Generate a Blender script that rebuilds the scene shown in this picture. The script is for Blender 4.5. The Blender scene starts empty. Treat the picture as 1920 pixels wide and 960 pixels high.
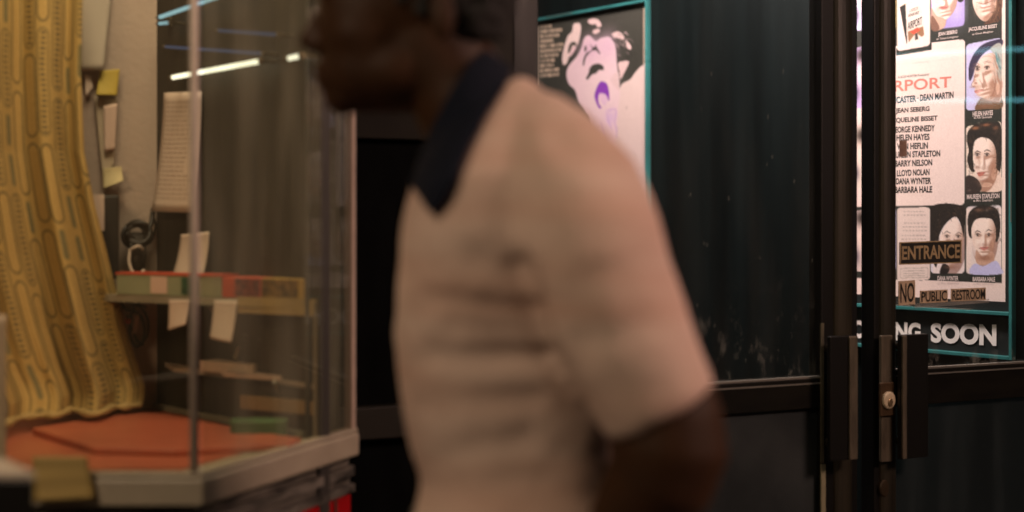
import bpy, bmesh, math, random
import numpy as np
from mathutils import Vector, Matrix, noise

random.seed(4); rng = np.random.default_rng(4)
S = bpy.context.scene
COL = S.collection
R = math.radians

# ------------------------------------------------------------------ camera
CAMZ, F, CX, HY = 1.30, 2667.0, 960.0, 412.0       # metres, focal length in photo pixels, centre, horizon row
cd = bpy.data.cameras.new('camera'); cam = bpy.data.objects.new('camera', cd); COL.objects.link(cam)
cam.location = (0, 0, CAMZ); cam.rotation_euler = (R(90), 0, 0)
cd.sensor_width = 36; cd.lens = 36 * F / 1920; cd.shift_y = -(480 - HY) / 1920
cd.clip_start = 0.05; cd.clip_end = 500
cd.dof.use_dof = True; cd.dof.focus_distance = 3.4; cd.dof.aperture_fstop = 1.75
S.camera = cam

# ------------------------------------------------------------------ world, exposure, lamps' light
w = bpy.data.worlds.new('World'); S.world = w; w.use_nodes = True
nt = w.node_tree; bg = nt.nodes['Background']
sky = nt.nodes.new('ShaderNodeTexSky'); sky.sky_type = 'NISHITA'; sky.sun_disc = False
sky.sun_elevation = R(-4); sky.sun_rotation = R(200)
nt.links.new(sky.outputs[0], bg.inputs[0]); bg.inputs[1].default_value = 0.02
S.view_settings.view_transform = 'Standard'; S.view_settings.look = 'None'
S.view_settings.exposure = 0.0; S.view_settings.gamma = 1.0

def area(name, loc, target, size, power, color, size_y=None, spread=None):
    l = bpy.data.lights.new(name, 'AREA'); l.energy = power; l.color = color
    l.shape = 'RECTANGLE'; l.size = size; l.size_y = size_y or size
    if spread: l.spread = R(spread)
    o = bpy.data.objects.new(name, l); COL.objects.link(o); o.location = loc
    o.rotation_euler = (Vector(target) - Vector(loc)).to_track_quat('-Z', 'Y').to_euler()
    return o
KEY = area('marquee_light', (2.10, 0.95, 2.66), (0.1, 1.65, 1.2), 0.8, 98, (1.0, 0.64, 0.52))
FILL = area('marquee_light', (-1.25, 0.20, 2.62), (-0.5, 2.1, 0.95), 0.7, 40, (1.0, 0.76, 0.54))
BOOTH = area('booth_light', (-0.60, 2.22, 2.24), (-0.66, 2.36, 0.9), 0.35, 8.0, (1.0, 0.83, 0.60))
VEST = area('vestibule_light', (0.40, 3.55, 2.60), (0.98, 3.82, 1.2), 1.7, 68, (1.0, 0.80, 0.76), 0.25)
VEST.rotation_euler = Matrix((Vector((.606, -.795, 0)), Vector((-.33, -.25, .91)).cross(Vector((.606, -.795, 0))), Vector((-.33, -.25, .91)))).transposed().to_euler()

# ------------------------------------------------------------------ helpers
def P(px, py, d): return Vector(((px - CX) / F * d, d, CAMZ + (HY - py) / F * d))
def PX(px, d): return Vector(((px - CX) / F * d, d))

class Plane:
    """an upright plane: o + s*u (u points to the right as seen), n points to the viewer"""
    def __init__(s, o, u):
        s.o = Vector(o); s.u = Vector(u).normalized(); s.n = Vector((s.u.y, -s.u.x))
    def s_at(s, px):
        r = (px - CX) / F
        return (r * s.o.y - s.o.x) / (s.u.x - r * s.u.y)
    def hit(s, px, py):
        t = s.s_at(px); d = s.o.y + t * s.u.y
        return t, CAMZ + (HY - py) / F * d
    def xy(s, t, off=0.0): return s.o + s.u * t + s.n * off
    def pt(s, t, z, off=0.0):
        q = s.xy(t, off); return Vector((q.x, q.y, z))
    def at(s, px, py, off=0.0): return s.pt(*s.hit(px, py), off)

def mat(name, color=(.5, .5, .5), rough=.6, metal=0.0, var=0.0, vscale=8.0, bump=0.0, bscale=60.0, stretch=(1, 1, 1), spec=.5, attr=None, emit=0.0, col2=None):
    m = bpy.data.materials.new(name); m.use_nodes = True
    n = m.node_tree; b = n.nodes['Principled BSDF']
    b.inputs['Roughness'].default_value = rough; b.inputs['Metallic'].default_value = metal
    b.inputs['Specular IOR Level'].default_value = spec
    tc = n.nodes.new('ShaderNodeTexCoord'); mp = n.nodes.new('ShaderNodeMapping'); mp.inputs['Scale'].default_value = stretch
    n.links.new(tc.outputs['Object'], mp.inputs[0])
    src = None
    if attr:
        a = n.nodes.new('ShaderNodeVertexColor'); a.layer_name = attr; src = a.outputs[0]
    if var > 0:
        t = n.nodes.new('ShaderNodeTexNoise'); t.inputs['Scale'].default_value = vscale; t.inputs['Detail'].default_value = 6
        n.links.new(mp.outputs[0], t.inputs[0])
        mx = n.nodes.new('ShaderNodeMix'); mx.data_type = 'RGBA'; mx.blend_type = 'MIX'
        rp = n.nodes.new('ShaderNodeMapRange'); rp.inputs[1].default_value = .35; rp.inputs[2].default_value = .68
        n.links.new(t.outputs[0], rp.inputs[0]); n.links.new(rp.outputs[0], mx.inputs[0])
        c2 = col2 or tuple(c * (1 - var) for c in color)
        if src is None:
            mx.inputs[6].default_value = (*color, 1); mx.inputs[7].default_value = (*c2, 1)
        else:
            mu = n.nodes.new('ShaderNodeMix'); mu.data_type = 'RGBA'; mu.blend_type = 'MULTIPLY'; mu.inputs[0].default_value = 1
            n.links.new(src, mu.inputs[6]); mu.inputs[7].default_value = (1 - var,) * 3 + (1,)
            n.links.new(src, mx.inputs[6]); n.links.new(mu.outputs[2], mx.inputs[7])
        src = mx.outputs[2]
        rr = n.nodes.new('ShaderNodeMapRange'); rr.inputs[3].default_value = max(.02, rough - .12); rr.inputs[4].default_value = min(1, rough + .12)
        n.links.new(t.outputs[0], rr.inputs[0]); n.links.new(rr.outputs[0], b.inputs['Roughness'])
    if src is None: b.inputs['Base Color'].default_value = (*color, 1)
    else: n.links.new(src, b.inputs['Base Color'])
    if bump > 0:
        t2 = n.nodes.new('ShaderNodeTexNoise'); t2.inputs['Scale'].default_value = bscale; t2.inputs['Detail'].default_value = 4
        n.links.new(mp.outputs[0], t2.inputs[0])
        bp = n.nodes.new('ShaderNodeBump'); bp.inputs['Strength'].default_value = bump; bp.inputs['Distance'].default_value = .004
        n.links.new(t2.outputs[0], bp.inputs['Height']); n.links.new(bp.outputs[0], b.inputs['Normal'])
    if emit > 0:
        if src is not None: n.links.new(src, b.inputs['Emission Color'])
        else: b.inputs['Emission Color'].default_value = (*color, 1)
        b.inputs['Emission Strength'].default_value = emit
    return m

def glass_mat(name, tint=(1, 1, 1), dirt_haze=.03, dirt_haze_col=(.5, .45, .36), boost=1.0, smear_haze=.08, low=None, scratch=0.0):
    m = bpy.data.materials.new(name); m.use_nodes = True; n = m.node_tree; n.nodes.clear()
    L = n.links.new
    out = n.nodes.new('ShaderNodeOutputMaterial'); tr = n.nodes.new('ShaderNodeBsdfTransparent'); tr.inputs[0].default_value = (*tint, 1)
    gl = n.nodes.new('ShaderNodeBsdfGlossy'); gl.inputs['Roughness'].default_value = .015
    lw = n.nodes.new('ShaderNodeLayerWeight'); pw = n.nodes.new('ShaderNodeMath'); pw.operation = 'POWER'; pw.inputs[1].default_value = 5; L(lw.outputs['Facing'], pw.inputs[0])
    mb = n.nodes.new('ShaderNodeMath'); mb.operation = 'MULTIPLY_ADD'; mb.inputs[1].default_value = .96 * boost; mb.inputs[2].default_value = .04 * boost; mb.use_clamp = True; L(pw.outputs[0], mb.inputs[0])
    m1 = n.nodes.new('ShaderNodeMixShader'); L(mb.outputs[0], m1.inputs[0]); L(tr.outputs[0], m1.inputs[1]); L(gl.outputs[0], m1.inputs[2])
    df = n.nodes.new('ShaderNodeBsdfDiffuse'); df.inputs[0].default_value = (*dirt_haze_col, 1)
    tc = n.nodes.new('ShaderNodeTexCoord'); mp = n.nodes.new('ShaderNodeMapping'); mp.inputs['Scale'].default_value = (9, 9, 1.6)
    L(tc.outputs['Object'], mp.inputs[0])
    t = n.nodes.new('ShaderNodeTexNoise'); t.inputs['Scale'].default_value = 1.6; t.inputs['Detail'].default_value = 7; L(mp.outputs[0], t.inputs[0])
    rp = n.nodes.new('ShaderNodeMapRange'); rp.inputs[1].default_value = .45; rp.inputs[2].default_value = .8; rp.inputs[3].default_value = dirt_haze; rp.inputs[4].default_value = dirt_haze + smear_haze
    L(t.outputs[0], rp.inputs[0]); fac = rp.outputs[0]
    if low:      # smudges gather between two heights (metres)
        g = n.nodes.new('ShaderNodeNewGeometry'); sx = n.nodes.new('ShaderNodeSeparateXYZ'); L(g.outputs['Position'], sx.inputs[0])
        a = n.nodes.new('ShaderNodeMapRange'); a.interpolation_type = 'SMOOTHSTEP'; a.inputs[1].default_value = low[1]; a.inputs[2].default_value = low[0]; L(sx.outputs[2], a.inputs[0])
        mp2 = n.nodes.new('ShaderNodeMapping'); mp2.inputs['Scale'].default_value = (30, 30, 14); L(tc.outputs['Object'], mp2.inputs[0])
        t2 = n.nodes.new('ShaderNodeTexNoise'); t2.inputs['Scale'].default_value = 1.0; t2.inputs['Detail'].default_value = 9; t2.inputs['Roughness'].default_value = .7; L(mp2.outputs[0], t2.inputs[0])
        r2 = n.nodes.new('ShaderNodeMapRange'); r2.inputs[1].default_value = .55; r2.inputs[2].default_value = .75; r2.inputs[4].default_value = low[2]; L(t2.outputs[0], r2.inputs[0])
        mm = n.nodes.new('ShaderNodeMath'); mm.operation = 'MULTIPLY'; L(a.outputs[0], mm.inputs[0]); L(r2.outputs[0], mm.inputs[1])
        ad = n.nodes.new('ShaderNodeMath'); L(fac, ad.inputs[0]); L(mm.outputs[0], ad.inputs[1]); fac = ad.outputs[0]
    if scratch:
        v = n.nodes.new('ShaderNodeTexVoronoi'); v.feature = 'F1'; v.inputs['Scale'].default_value = 24; 
        mp3 = n.nodes.new('ShaderNodeMapping'); mp3.inputs['Scale'].default_value = (1, 1, .5); L(tc.outputs['Object'], mp3.inputs[0]); L(mp3.outputs[0], v.inputs[0])
        r3 = n.nodes.new('ShaderNodeMapRange'); r3.inputs[1].default_value = .075; r3.inputs[2].default_value = .04; r3.inputs[4].default_value = scratch; L(v.outputs[0], r3.inputs[0])
        ad = n.nodes.new('ShaderNodeMath'); L(fac, ad.inputs[0]); L(r3.outputs[0], ad.inputs[1]); fac = ad.outputs[0]
    m2 = n.nodes.new('ShaderNodeMixShader'); L(fac, m2.inputs[0]); L(m1.outputs[0], m2.inputs[1]); L(df.outputs[0], m2.inputs[2])
    L(m2.outputs[0], out.inputs[0])
    return m

def emit_mat(name, color, strength):
    m = bpy.data.materials.new(name); m.use_nodes = True; n = m.node_tree; n.nodes.clear()
    o = n.nodes.new('ShaderNodeOutputMaterial'); e = n.nodes.new('ShaderNodeEmission')
    e.inputs[0].default_value = (*color, 1); e.inputs[1].default_value = strength; n.links.new(e.outputs[0], o.inputs[0]); return m

def tag(o, label=None, cat=None, group=None, kind=None):
    for k, v in (('label', label), ('category', cat), ('group', group), ('kind', kind)):
        if v: o[k] = v
    return o
def link(name, me, m, parent=None, smooth=False):
    me.name = name
    o = bpy.data.objects.new(name, me); COL.objects.link(o)
    for k in (m if isinstance(m, (list, tuple)) else [m]): me.materials.append(k)
    if smooth: me.shade_smooth()
    if parent:
        o.parent = parent; o.matrix_parent_inverse = Matrix.Translation(-Vector(parent.location))
    return o
def obj(name, bm, m, parent=None, smooth=False, bevel=0.0):
    bmesh.ops.recalc_face_normals(bm, faces=bm.faces)
    if bevel:
        es = [e for e in bm.edges if len(e.link_faces) == 2 and e.calc_face_angle(0) > .6]
        bmesh.ops.bevel(bm, geom=es, offset=bevel, segments=2, affect='EDGES', profile=.5)
    me = bpy.data.meshes.new(name); bm.to_mesh(me); bm.free()
    return link(name, me, m, parent, smooth)
def empty(name, loc, label, cat, group=None):
    o = bpy.data.objects.new(name, None); COL.objects.link(o); o.location = loc; o.empty_display_size = .1
    return tag(o, label, cat, group)
def B(): return bmesh.new()
def prism(bm, pts, z0, z1):
    """upright prism over a footprint of xy points; z0, z1 may be lists per point"""
    n = len(pts)
    f0 = z0 if isinstance(z0, (list, tuple)) else [z0] * n
    f1 = z1 if isinstance(z1, (list, tuple)) else [z1] * n
    a = [bm.verts.new((p[0], p[1], f0[i])) for i, p in enumerate(pts)]
    b = [bm.verts.new((p[0], p[1], f1[i])) for i, p in enumerate(pts)]
    fs = [bm.faces.new(a[::-1]), bm.faces.new(b)]
    for i in range(n):
        j = (i + 1) % n; fs.append(bm.faces.new((a[i], a[j], b[j], b[i])))
    return fs
def pbox(bm, pl, s0, s1, z0, z1, o0, o1):
    """box on a plane: from s0..s1 along, z0..z1 up, o0..o1 out of it"""
    return prism(bm, [pl.xy(s0, o0), pl.xy(s1, o0), pl.xy(s1, o1), pl.xy(s0, o1)], z0, z1)
def pquad(bm, pl, corners, o0, o1):
    """slab on a plane from photo corners"""
    n = len(corners); st = [pl.hit(*c) for c in corners]
    a = [bm.verts.new(pl.pt(s, z, o0)) for s, z in st]; b = [bm.verts.new(pl.pt(s, z, o1)) for s, z in st]
    bm.faces.new(a[::-1]); bm.faces.new(b)
    for i in range(n):
        j = (i + 1) % n; bm.faces.new((a[i], a[j], b[j], b[i]))
def tube(bm, pts, r, seg=10, cap=True):
    pts = [Vector(p) for p in pts]; n = len(pts)
    rs = r if isinstance(r, (list, tuple)) else [r] * n
    rings = []; up = None
    for i in range(n):
        t = (pts[min(i + 1, n - 1)] - pts[max(i - 1, 0)]).normalized()
        if up is None:
            up = Vector((0, 0, 1)) if abs(t.z) < .9 else Vector((0, 1, 0))
        x = (up - t * up.dot(t)).normalized(); y = t.cross(x); up = x
        rings.append([bm.verts.new(pts[i] + (x * math.cos(a) + y * math.sin(a)) * rs[i]) for a in [k * 2 * math.pi / seg for k in range(seg)]])
    for i in range(n - 1):
        for k in range(seg):
            j = (k + 1) % seg; bm.faces.new((rings[i][k], rings[i][j], rings[i + 1][j], rings[i + 1][k]))
    if cap: bm.faces.new(rings[0][::-1]); bm.faces.new(rings[-1])
def smooth_path(pts, k=6):
    pts = [Vector(p) for p in pts]; out = []
    for i in range(len(pts) - 1):
        p0, p1, p2, p3 = pts[max(i - 1, 0)], pts[i], pts[i + 1], pts[min(i + 2, len(pts) - 1)]
        for j in range(k):
            t = j / k
            out.append(.5 * ((2 * p1) + (p2 - p0) * t + (2 * p0 - 5 * p1 + 4 * p2 - p3) * t * t + (3 * p1 - p0 - 3 * p2 + p3) * t ** 3))
    out.append(pts[-1]); return out
def ball(bm, c, r, rot=None, sub=3):
    M = Matrix.Translation(c) @ (rot.to_matrix().to_4x4() if rot else Matrix()) @ Matrix.Diagonal((*(r if not isinstance(r, (int, float)) else (r, r, r)), 1))
    bmesh.ops.create_icosphere(bm, subdivisions=sub, radius=1, matrix=M)
def remeshed(name, bm, voxel, smooth=4, factor=.5):
    """one closed skin over everything in bm"""
    bmesh.ops.recalc_face_normals(bm, faces=bm.faces)
    me = bpy.data.meshes.new(name); bm.to_mesh(me); bm.free()
    o = bpy.data.objects.new(name, me); COL.objects.link(o)
    md = o.modifiers.new('r', 'REMESH'); md.mode = 'VOXEL'; md.voxel_size = voxel
    if smooth:
        sm = o.modifiers.new('s', 'SMOOTH'); sm.iterations = smooth; sm.factor = factor
    dg = bpy.context.evaluated_depsgraph_get(); dg.update()
    m2 = bpy.data.meshes.new_from_object(o.evaluated_get(dg)); bpy.data.objects.remove(o); return m2
def text_mesh(s, bold=0.0):
    c = bpy.data.curves.new('t', 'FONT'); c.body = s; c.size = 1; c.offset = bold; c.resolution_u = 4
    o = bpy.data.objects.new('t', c); COL.objects.link(o)
    dg = bpy.context.evaluated_depsgraph_get(); dg.update()
    me = bpy.data.meshes.new_from_object(o.evaluated_get(dg))
    v = np.array([x.co[:2] for x in me.vertices]); f = [list(p.vertices) for p in me.polygons]
    bpy.data.objects.remove(o); bpy.data.meshes.remove(me); bpy.data.curves.remove(c)
    return v, f
def add_text(bm, pl, s, bl, br, hl, off, hr=None, bold=0.0, mi=0, slant=0.0):
    """lettering whose baseline runs bl..br (photo points) with cap height hl px at the left end"""
    v, f = text_mesh(s, bold)
    v = v - v.min(0); v = v / v.max(0)
    (s0, z0), (s1, z1) = pl.hit(*bl), pl.hit(*br)
    h0 = pl.hit(bl[0], bl[1] - hl)[1] - z0; h1 = pl.hit(br[0], br[1] - (hr or hl))[1] - z1
    vs = []
    for x, y in v:
        vs.append(bm.verts.new(pl.pt(s0 + (s1 - s0) * x + slant * y, z0 + (z1 - z0) * x + (h0 + (h1 - h0) * x) * y, off)))
    for q in f:
        try: fc = bm.faces.new([vs[i] for i in q]); fc.material_index = mi
        except ValueError: pass

# ------------------------------------------------------------------ printed surfaces: a fine grid with a colour per vertex
def srgb(c): c = np.asarray(c, float) / 255; return np.where(c <= .04045, c / 12.92, ((c + .055) / 1.055) ** 2.4)
class Canvas:
    def __init__(s, pl, s0, s1, z0, z1, pitch, base):
        s.pl, s.s0, s.s1, s.z0, s.z1 = pl, s0, s1, z0, z1
        s.W = int((s1 - s0) / pitch); s.H = int((z1 - z0) / pitch); s.K = 2
        s.a = np.zeros((s.H * s.K, s.W * s.K, 3)); s.a[:] = base
    def ij(s, pts):
        r = np.array([s.pl.hit(*p) for p in pts])
        return np.stack([(r[:, 0] - s.s0) / (s.s1 - s.s0) * s.W * s.K, (s.z1 - r[:, 1]) / (s.z1 - s.z0) * s.H * s.K], 1)
    def poly(s, pts, col, smooth=True, alpha=1.0):
        if smooth:
            n = len(pts); q = []
            for i in range(n):
                p0, p1, p2, p3 = (np.array(pts[(i + k) % n], float) for k in (-1, 0, 1, 2))
                for t in np.linspace(0, 1, 7)[:-1]:
                    q.append(.5 * (2 * p1 + (p2 - p0) * t + (2 * p0 - 5 * p1 + 4 * p2 - p3) * t * t + (3 * p1 - p0 - 3 * p2 + p3) * t ** 3))
            pts = q
        q = s.ij(pts); H, W = s.a.shape[:2]
        x0, x1 = int(max(0, q[:, 0].min())), int(min(W, q[:, 0].max() + 2)); y0, y1 = int(max(0, q[:, 1].min())), int(min(H, q[:, 1].max() + 2))
        if x1 <= x0 or y1 <= y0: return
        X, Y = np.meshgrid(np.arange(x0, x1) + .5, np.arange(y0, y1) + .5); ins = np.zeros(X.shape, bool)
        for i in range(len(q)):
            (xa, ya), (xb, yb) = q[i], q[(i + 1) % len(q)]
            if ya == yb: continue
            ins ^= ((ya > Y) != (yb > Y)) & (X < (xb - xa) * (Y - ya) / (yb - ya) + xa)
        sub = s.a[y0:y1, x0:x1]; sub[ins] = sub[ins] * (1 - alpha) + np.asarray(col, float) * alpha
    def cell(s, tl, tr, br, bl, col, r=9):
        pts = []; cs = [np.array(c, float) for c in (tl, tr, br, bl)]
        for i in range(4):
            c, a, b = cs[i], cs[i - 1], cs[(i + 1) % 4]
            da = (a - c) / np.linalg.norm(a - c) * r; db = (b - c) / np.linalg.norm(b - c) * r
            for t in np.linspace(0, 1, 6): pts.append(tuple((c + da) * (1 - t) ** 2 + 2 * c * t * (1 - t) + (c + db) * t * t))
        s.poly(pts, col, False)
    def blob(s, c, rx, ry, col, alpha=1.0, rot=0.0, hard=2.0):
        o = s.ij([c])[0]; e = np.abs(s.ij([(c[0] + 1, c[1])])[0] - o)[0], np.abs(s.ij([(c[0], c[1] + 1)])[0] - o)[1]
        H, W = s.a.shape[:2]; X, Y = np.meshgrid(np.arange(W), np.arange(H))
        x = (X - o[0]) / e[0]; y = (Y - o[1]) / e[1]; ca, sa = math.cos(rot), math.sin(rot)
        g = alpha * np.exp(-(((x * ca + y * sa) / rx) ** 2 + ((-x * sa + y * ca) / ry) ** 2) ** (hard / 2))
        s.a[:] = s.a * (1 - g[..., None]) + np.asarray(col, float) * g[..., None]
    def relief(s, c, rx, ry, yaw=0.0, roll=0.0, lx=-.55, gain=1.0):
        """photographic tone for a printed face: shade its skin as a lit head with brow, sockets, nose, lips and chin"""
        o = s.ij([c])[0]; e = np.abs(s.ij([(c[0] + 1, c[1])])[0] - o)[0], np.abs(s.ij([(c[0], c[1] + 1)])[0] - o)[1]
        H, W = s.a.shape[:2]; X, Y = np.meshgrid(np.arange(W), np.arange(H)); x = (X - o[0]) / e[0]; y = (Y - o[1]) / e[1]
        ca, sa = math.cos(roll), math.sin(roll); x, y = (x * ca + y * sa) / rx, (-x * sa + y * ca) / ry
        def g(a, b, w_, h_): return np.exp(-((x - a) / w_) ** 2 - ((y - b) / h_) ** 2)
        z = 1.1 * np.sqrt(np.clip(1.25 - (x - .15 * yaw) ** 2 * .95 - y ** 2 * .62, .02, None)); m = .42 * yaw
        z += .34 * g(m * 1.15, .22, .13, .17) + .20 * g(m, -.05, .10, .26) + .09 * g(m - .4, -.22, .3, .08) + .09 * g(m + .4, -.22, .3, .08)
        z -= .16 * g(m - .40, -.05, .19, .09) + .16 * g(m + .40, -.05, .19, .09)
        z += .10 * g(m, .50, .24, .06) + .10 * g(m, .62, .20, .06) - .09 * g(m, .56, .28, .03) - .09 * g(m, .72, .24, .05) + .13 * g(m * .9, .86, .22, .12) + .12 * g(m - .5, .2, .24, .2) + .12 * g(m + .5, .2, .24, .2)
        gy, gx = np.gradient(z); gx *= e[0] * rx; gy *= e[1] * ry
        n_ = np.sqrt(gx ** 2 + gy ** 2 + 1); l = np.array([lx, -.55, .62]); l /= np.linalg.norm(l)
        sh_ = np.clip((-gx * l[0] - gy * l[1] + l[2]) / n_, 0, 1); k = np.clip((sh_ - .08) / .58, 0, 1) ** .6
        lo, hi = np.array([150, 104, 84.]), np.array([254, 232, 220.]); tone = lo + (hi - lo) * k[..., None]
        near = np.minimum(np.abs(s.a - np.array([240, 208, 190.])).max(-1), np.abs(s.a - np.array([250, 226, 214.])).max(-1)) < 30
        w_ = (near & (np.abs(x) < 1.6) & (np.abs(y) < 1.5)) * .62 * gain
        s.a[:] = s.a * (1 - w_[..., None]) + tone * w_[..., None]
    def stroke(s, pts, wd, col, alpha=1.0):
        pts = [np.array(p, float) for p in pts]
        L, Rr = [], []
        for i, p in enumerate(pts):
            t = pts[min(i + 1, len(pts) - 1)] - pts[max(i - 1, 0)]; t = t / (np.linalg.norm(t) + 1e-9); nn = np.array([-t[1], t[0]]) * wd / 2
            k = 1.0 if 0 < i < len(pts) - 1 else .5
            L.append(tuple(p + nn * k)); Rr.append(tuple(p - nn * k))
        s.poly(L + Rr[::-1], col, False, alpha)
    def mesh(s, name, m, parent=None, off=0.003, extra=None, grain=4.0):
        a = s.a.reshape(s.H, s.K, s.W, s.K, 3).mean((1, 3)); a = np.clip(a + rng.normal(0, grain, a.shape[:2])[..., None], 0, 255)
        lin = srgb(a); nx, ny = s.W, s.H
        sx = np.linspace(s.s0, s.s1, nx); zy = np.linspace(s.z1, s.z0, ny)
        A, Z = np.meshgrid(sx, zy)
        o, u, n = s.pl.o, s.pl.u, s.pl.n
        co = np.stack([o.x + u.x * A + n.x * off, o.y + u.y * A + n.y * off, Z], -1).reshape(-1, 3)
        return grid_object(name, co, nx, ny, lin.reshape(-1, 3), m, parent, extra)
def grid_object(name, co, nx, ny, lin, m, parent=None, extra=None, smooth=False):
    idx = np.arange(nx * ny).reshape(ny, nx)
    f = np.stack([idx[:-1, :-1], idx[1:, :-1], idx[1:, 1:], idx[:-1, 1:]], -1).reshape(-1, 4)
    me = bpy.data.meshes.new(name); me.from_pydata(co.tolist(), [], f.tolist())
    ca = me.color_attributes.new('Col', 'FLOAT_COLOR', 'POINT')
    ca.data.foreach_set('color', np.concatenate([lin, np.ones((len(lin), 1))], 1).astype(np.float32).ravel())
    mats = [m]
    if extra:                       # lettering bmesh joined into the same sheet
        ebm, emats = extra
        bm = bmesh.new(); bm.from_mesh(me)
        tmp = bpy.data.meshes.new('x'); ebm.to_mesh(tmp); ebm.free()
        k0 = len(bm.faces); bm.from_mesh(tmp); bm.faces.ensure_lookup_table()
        for i in range(k0, len(bm.faces)): bm.faces[i].material_index += 1
        bm.to_mesh(me); bm.free(); bpy.data.meshes.remove(tmp); mats += emats
    return link(name, me, mats, parent, smooth)

# ------------------------------------------------------------------ the layout: upright planes of the place
WALL = Plane((1.214, 3.5), (.606, -.795))                # wall of poster cases inside the entrance
DOOR = Plane(PX(1610, 3.1), (.899, .438))                # the pair of glass doors
GR = Plane((-.441, 2.0), (.364, .931))                   # booth glass, right-hand face
GL = Plane((-.441, 2.0), (1, 0))                         # booth glass, front face
CORNER = Vector((-.678, 2.72))                           # inner back corner of the booth
PART = Plane(CORNER, (.678, -.735))                      # dark partition in the booth
PINK = Plane(CORNER, (.93, .36))                         # plaster wall in the booth (goes left from the corner)
WD = lambda px: WALL.o.y + WALL.s_at(px) * WALL.u.y

M = {}
M['black'] = mat('black_paint', (.0018, .0022, .0022), .8, spec=.05, var=.5, vscale=5, stretch=(6, 6, 1))
M['bronze'] = mat('dark_bronze', (.024, .020, .0125), .45, spec=.25, var=.6, vscale=4, stretch=(8, 8, .8), bump=.1)
M['bronze_dark'] = mat('black_bronze', (.0055, .005, .004), .45, spec=.25, var=.5, vscale=6, stretch=(6, 6, 1))
M['worn_metal'] = mat('worn_metal', (.17, .14, .10), .42, metal=.6, var=.5, vscale=14, stretch=(5, 5, 1), bump=.15)
M['alu'] = mat('aluminium_bead', (.45, .42, .36), .35, metal=.8, var=.3, vscale=20)
M['rail'] = mat('rail_bronze', (.007, .0062, .0042), .55, spec=.12, var=.6, vscale=5, stretch=(2, 2, 8))
M['post_brown'] = mat('post_brown', (.012, .0095, .006), .6, spec=.15, var=.5, vscale=4)
M['teal'] = mat('teal_anodised', (.050, .25, .25), .32, metal=.15, var=.35, vscale=7)
M['vest_wall'] = mat('charcoal_panel', (.0016, .0034, .0036), .5, spec=.2, var=.7, vscale=2.2, stretch=(6, 6, .35), col2=(.0030, .0068, .0072), bump=.1, bscale=6)  # lighter teal streaks paint the door glass reflections onto the wall
M['ledge'] = mat('painted_ledge', (.34, .285, .205), .5, var=.22, vscale=10, bump=.15, bscale=40)
M['post'] = mat('painted_mullion', (.42, .32, .25), .42, var=.15, vscale=12)
M['counter'] = mat('red_counter', (.42, .110, .058), .35, var=.22, vscale=6, bump=.05)
M['plaster'] = mat('pinkish_plaster', (.40, .315, .26), .8, var=.14, vscale=5, bump=.35, bscale=90)
M['dark_wood'] = mat('dark_panelling', (.030, .024, .017), .6, var=.5, vscale=3, stretch=(9, 9, .6))
M['paper'] = mat('paper', (.58, .46, .38), .8, var=.08, vscale=9)
M['cream_paper'] = mat('cream_paper', (.52, .45, .27), .8, var=.12, vscale=9)
M['letter_cream'] = mat('cream_letters', (.90, .83, .79), .6)

# ------------------------------------------------------------------ setting
bm = B(); prism(bm, [(-40, -40), (40, -40), (40, 60), (-40, 60)], -.2, 0)
tag(obj('pavement', bm, mat('pavement', (.09, .085, .08), .8, var=.4, vscale=3, bump=.3)), kind='structure')

# wall inside the entrance
t_left = WALL.s_at(560); t_right = (-.06 - (WALL.o - DOOR.o).dot(DOOR.n)) / WALL.u.dot(DOOR.n)     # the wall ends just behind the doors
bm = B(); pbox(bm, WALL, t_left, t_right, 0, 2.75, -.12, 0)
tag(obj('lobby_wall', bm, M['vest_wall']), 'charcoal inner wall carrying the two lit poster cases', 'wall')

# ------------------------------------------------------------------ poster cases
CASE_TOP, CASE_BOT = 2.0, WALL.hit(1905, 675)[1]
def bar(bm, s0, s1, z0, z1, o0=.004, o1=.022): pbox(bm, WALL, s0, s1, z0, z1, o0, o1)
def poster_case(px_l, px_r, label, words=None):
    sl, sr = WALL.s_at(px_l), WALL.s_at(px_r); tw = .0092
    p = WALL.xy((sl + sr) / 2)
    t = empty('poster_case', (p.x, p.y, CASE_BOT), label, 'poster case', 'teal framed poster cases on the inner wall')
    b = B(); pbox(b, WALL, sl + .002, sr - .002, CASE_BOT + .002, CASE_TOP - .002, 0, .004)
    obj('backing', b, mat('case_backing', (.014, .018, .018), .5, var=.5, vscale=9, bump=.1), t)
    zs = WALL.hit(1900, 585)[1]
    f = B()
    bar(f, sl, sl + tw, CASE_BOT, CASE_TOP); bar(f, sr - tw, sr, CASE_BOT, CASE_TOP)
    bar(f, sl + tw, sr - tw, CASE_TOP - tw, CASE_TOP); bar(f, sl + tw, sr - tw, CASE_BOT, CASE_BOT + tw)
    bar(f, sl + tw, sr - tw, zs - tw, zs)
    fo = obj('frame', f, M['teal'], t, bevel=.0015)
    for k in range(4):
        e = B()
        if k < 2: a, c = ((sl + .12, sl + .25), (sr - .30, sr - .12))[k]; pbox(e, WALL, a, c, zs + .0003, zs + .0022, .006, .020)
        elif k == 2: pbox(e, WALL, sr - .0032, sr - .0008, zs + .22, zs + .34, .0222, .0232)
        else: pbox(e, WALL, sl + .10, sl + .24, CASE_TOP - .004, CASE_TOP - .0018, .0222, .0232)
        obj('pale_edge', e, M['alu'], fo)  # short pale metal strips on stretches of the frame edge
    for (w_, bl, br, hl, hr) in words or ():
        lt = B(); add_text(lt, WALL, w_, bl, br, hl, .0062, hr, bold=.045); obj('lettering', lt, M['letter_cream'], t)
    return t
poster_case(1000, 1222, 'teal framed poster case with a tilted face, behind the left door')
poster_case(1585, 1907, 'teal framed poster case with COMING SOON panel, behind the right door',
            [('COMING', (1600, 633), (1729, 641), 33, 36), ('SOON', (1748, 642), (1871, 649), 37, 41)])

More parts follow.
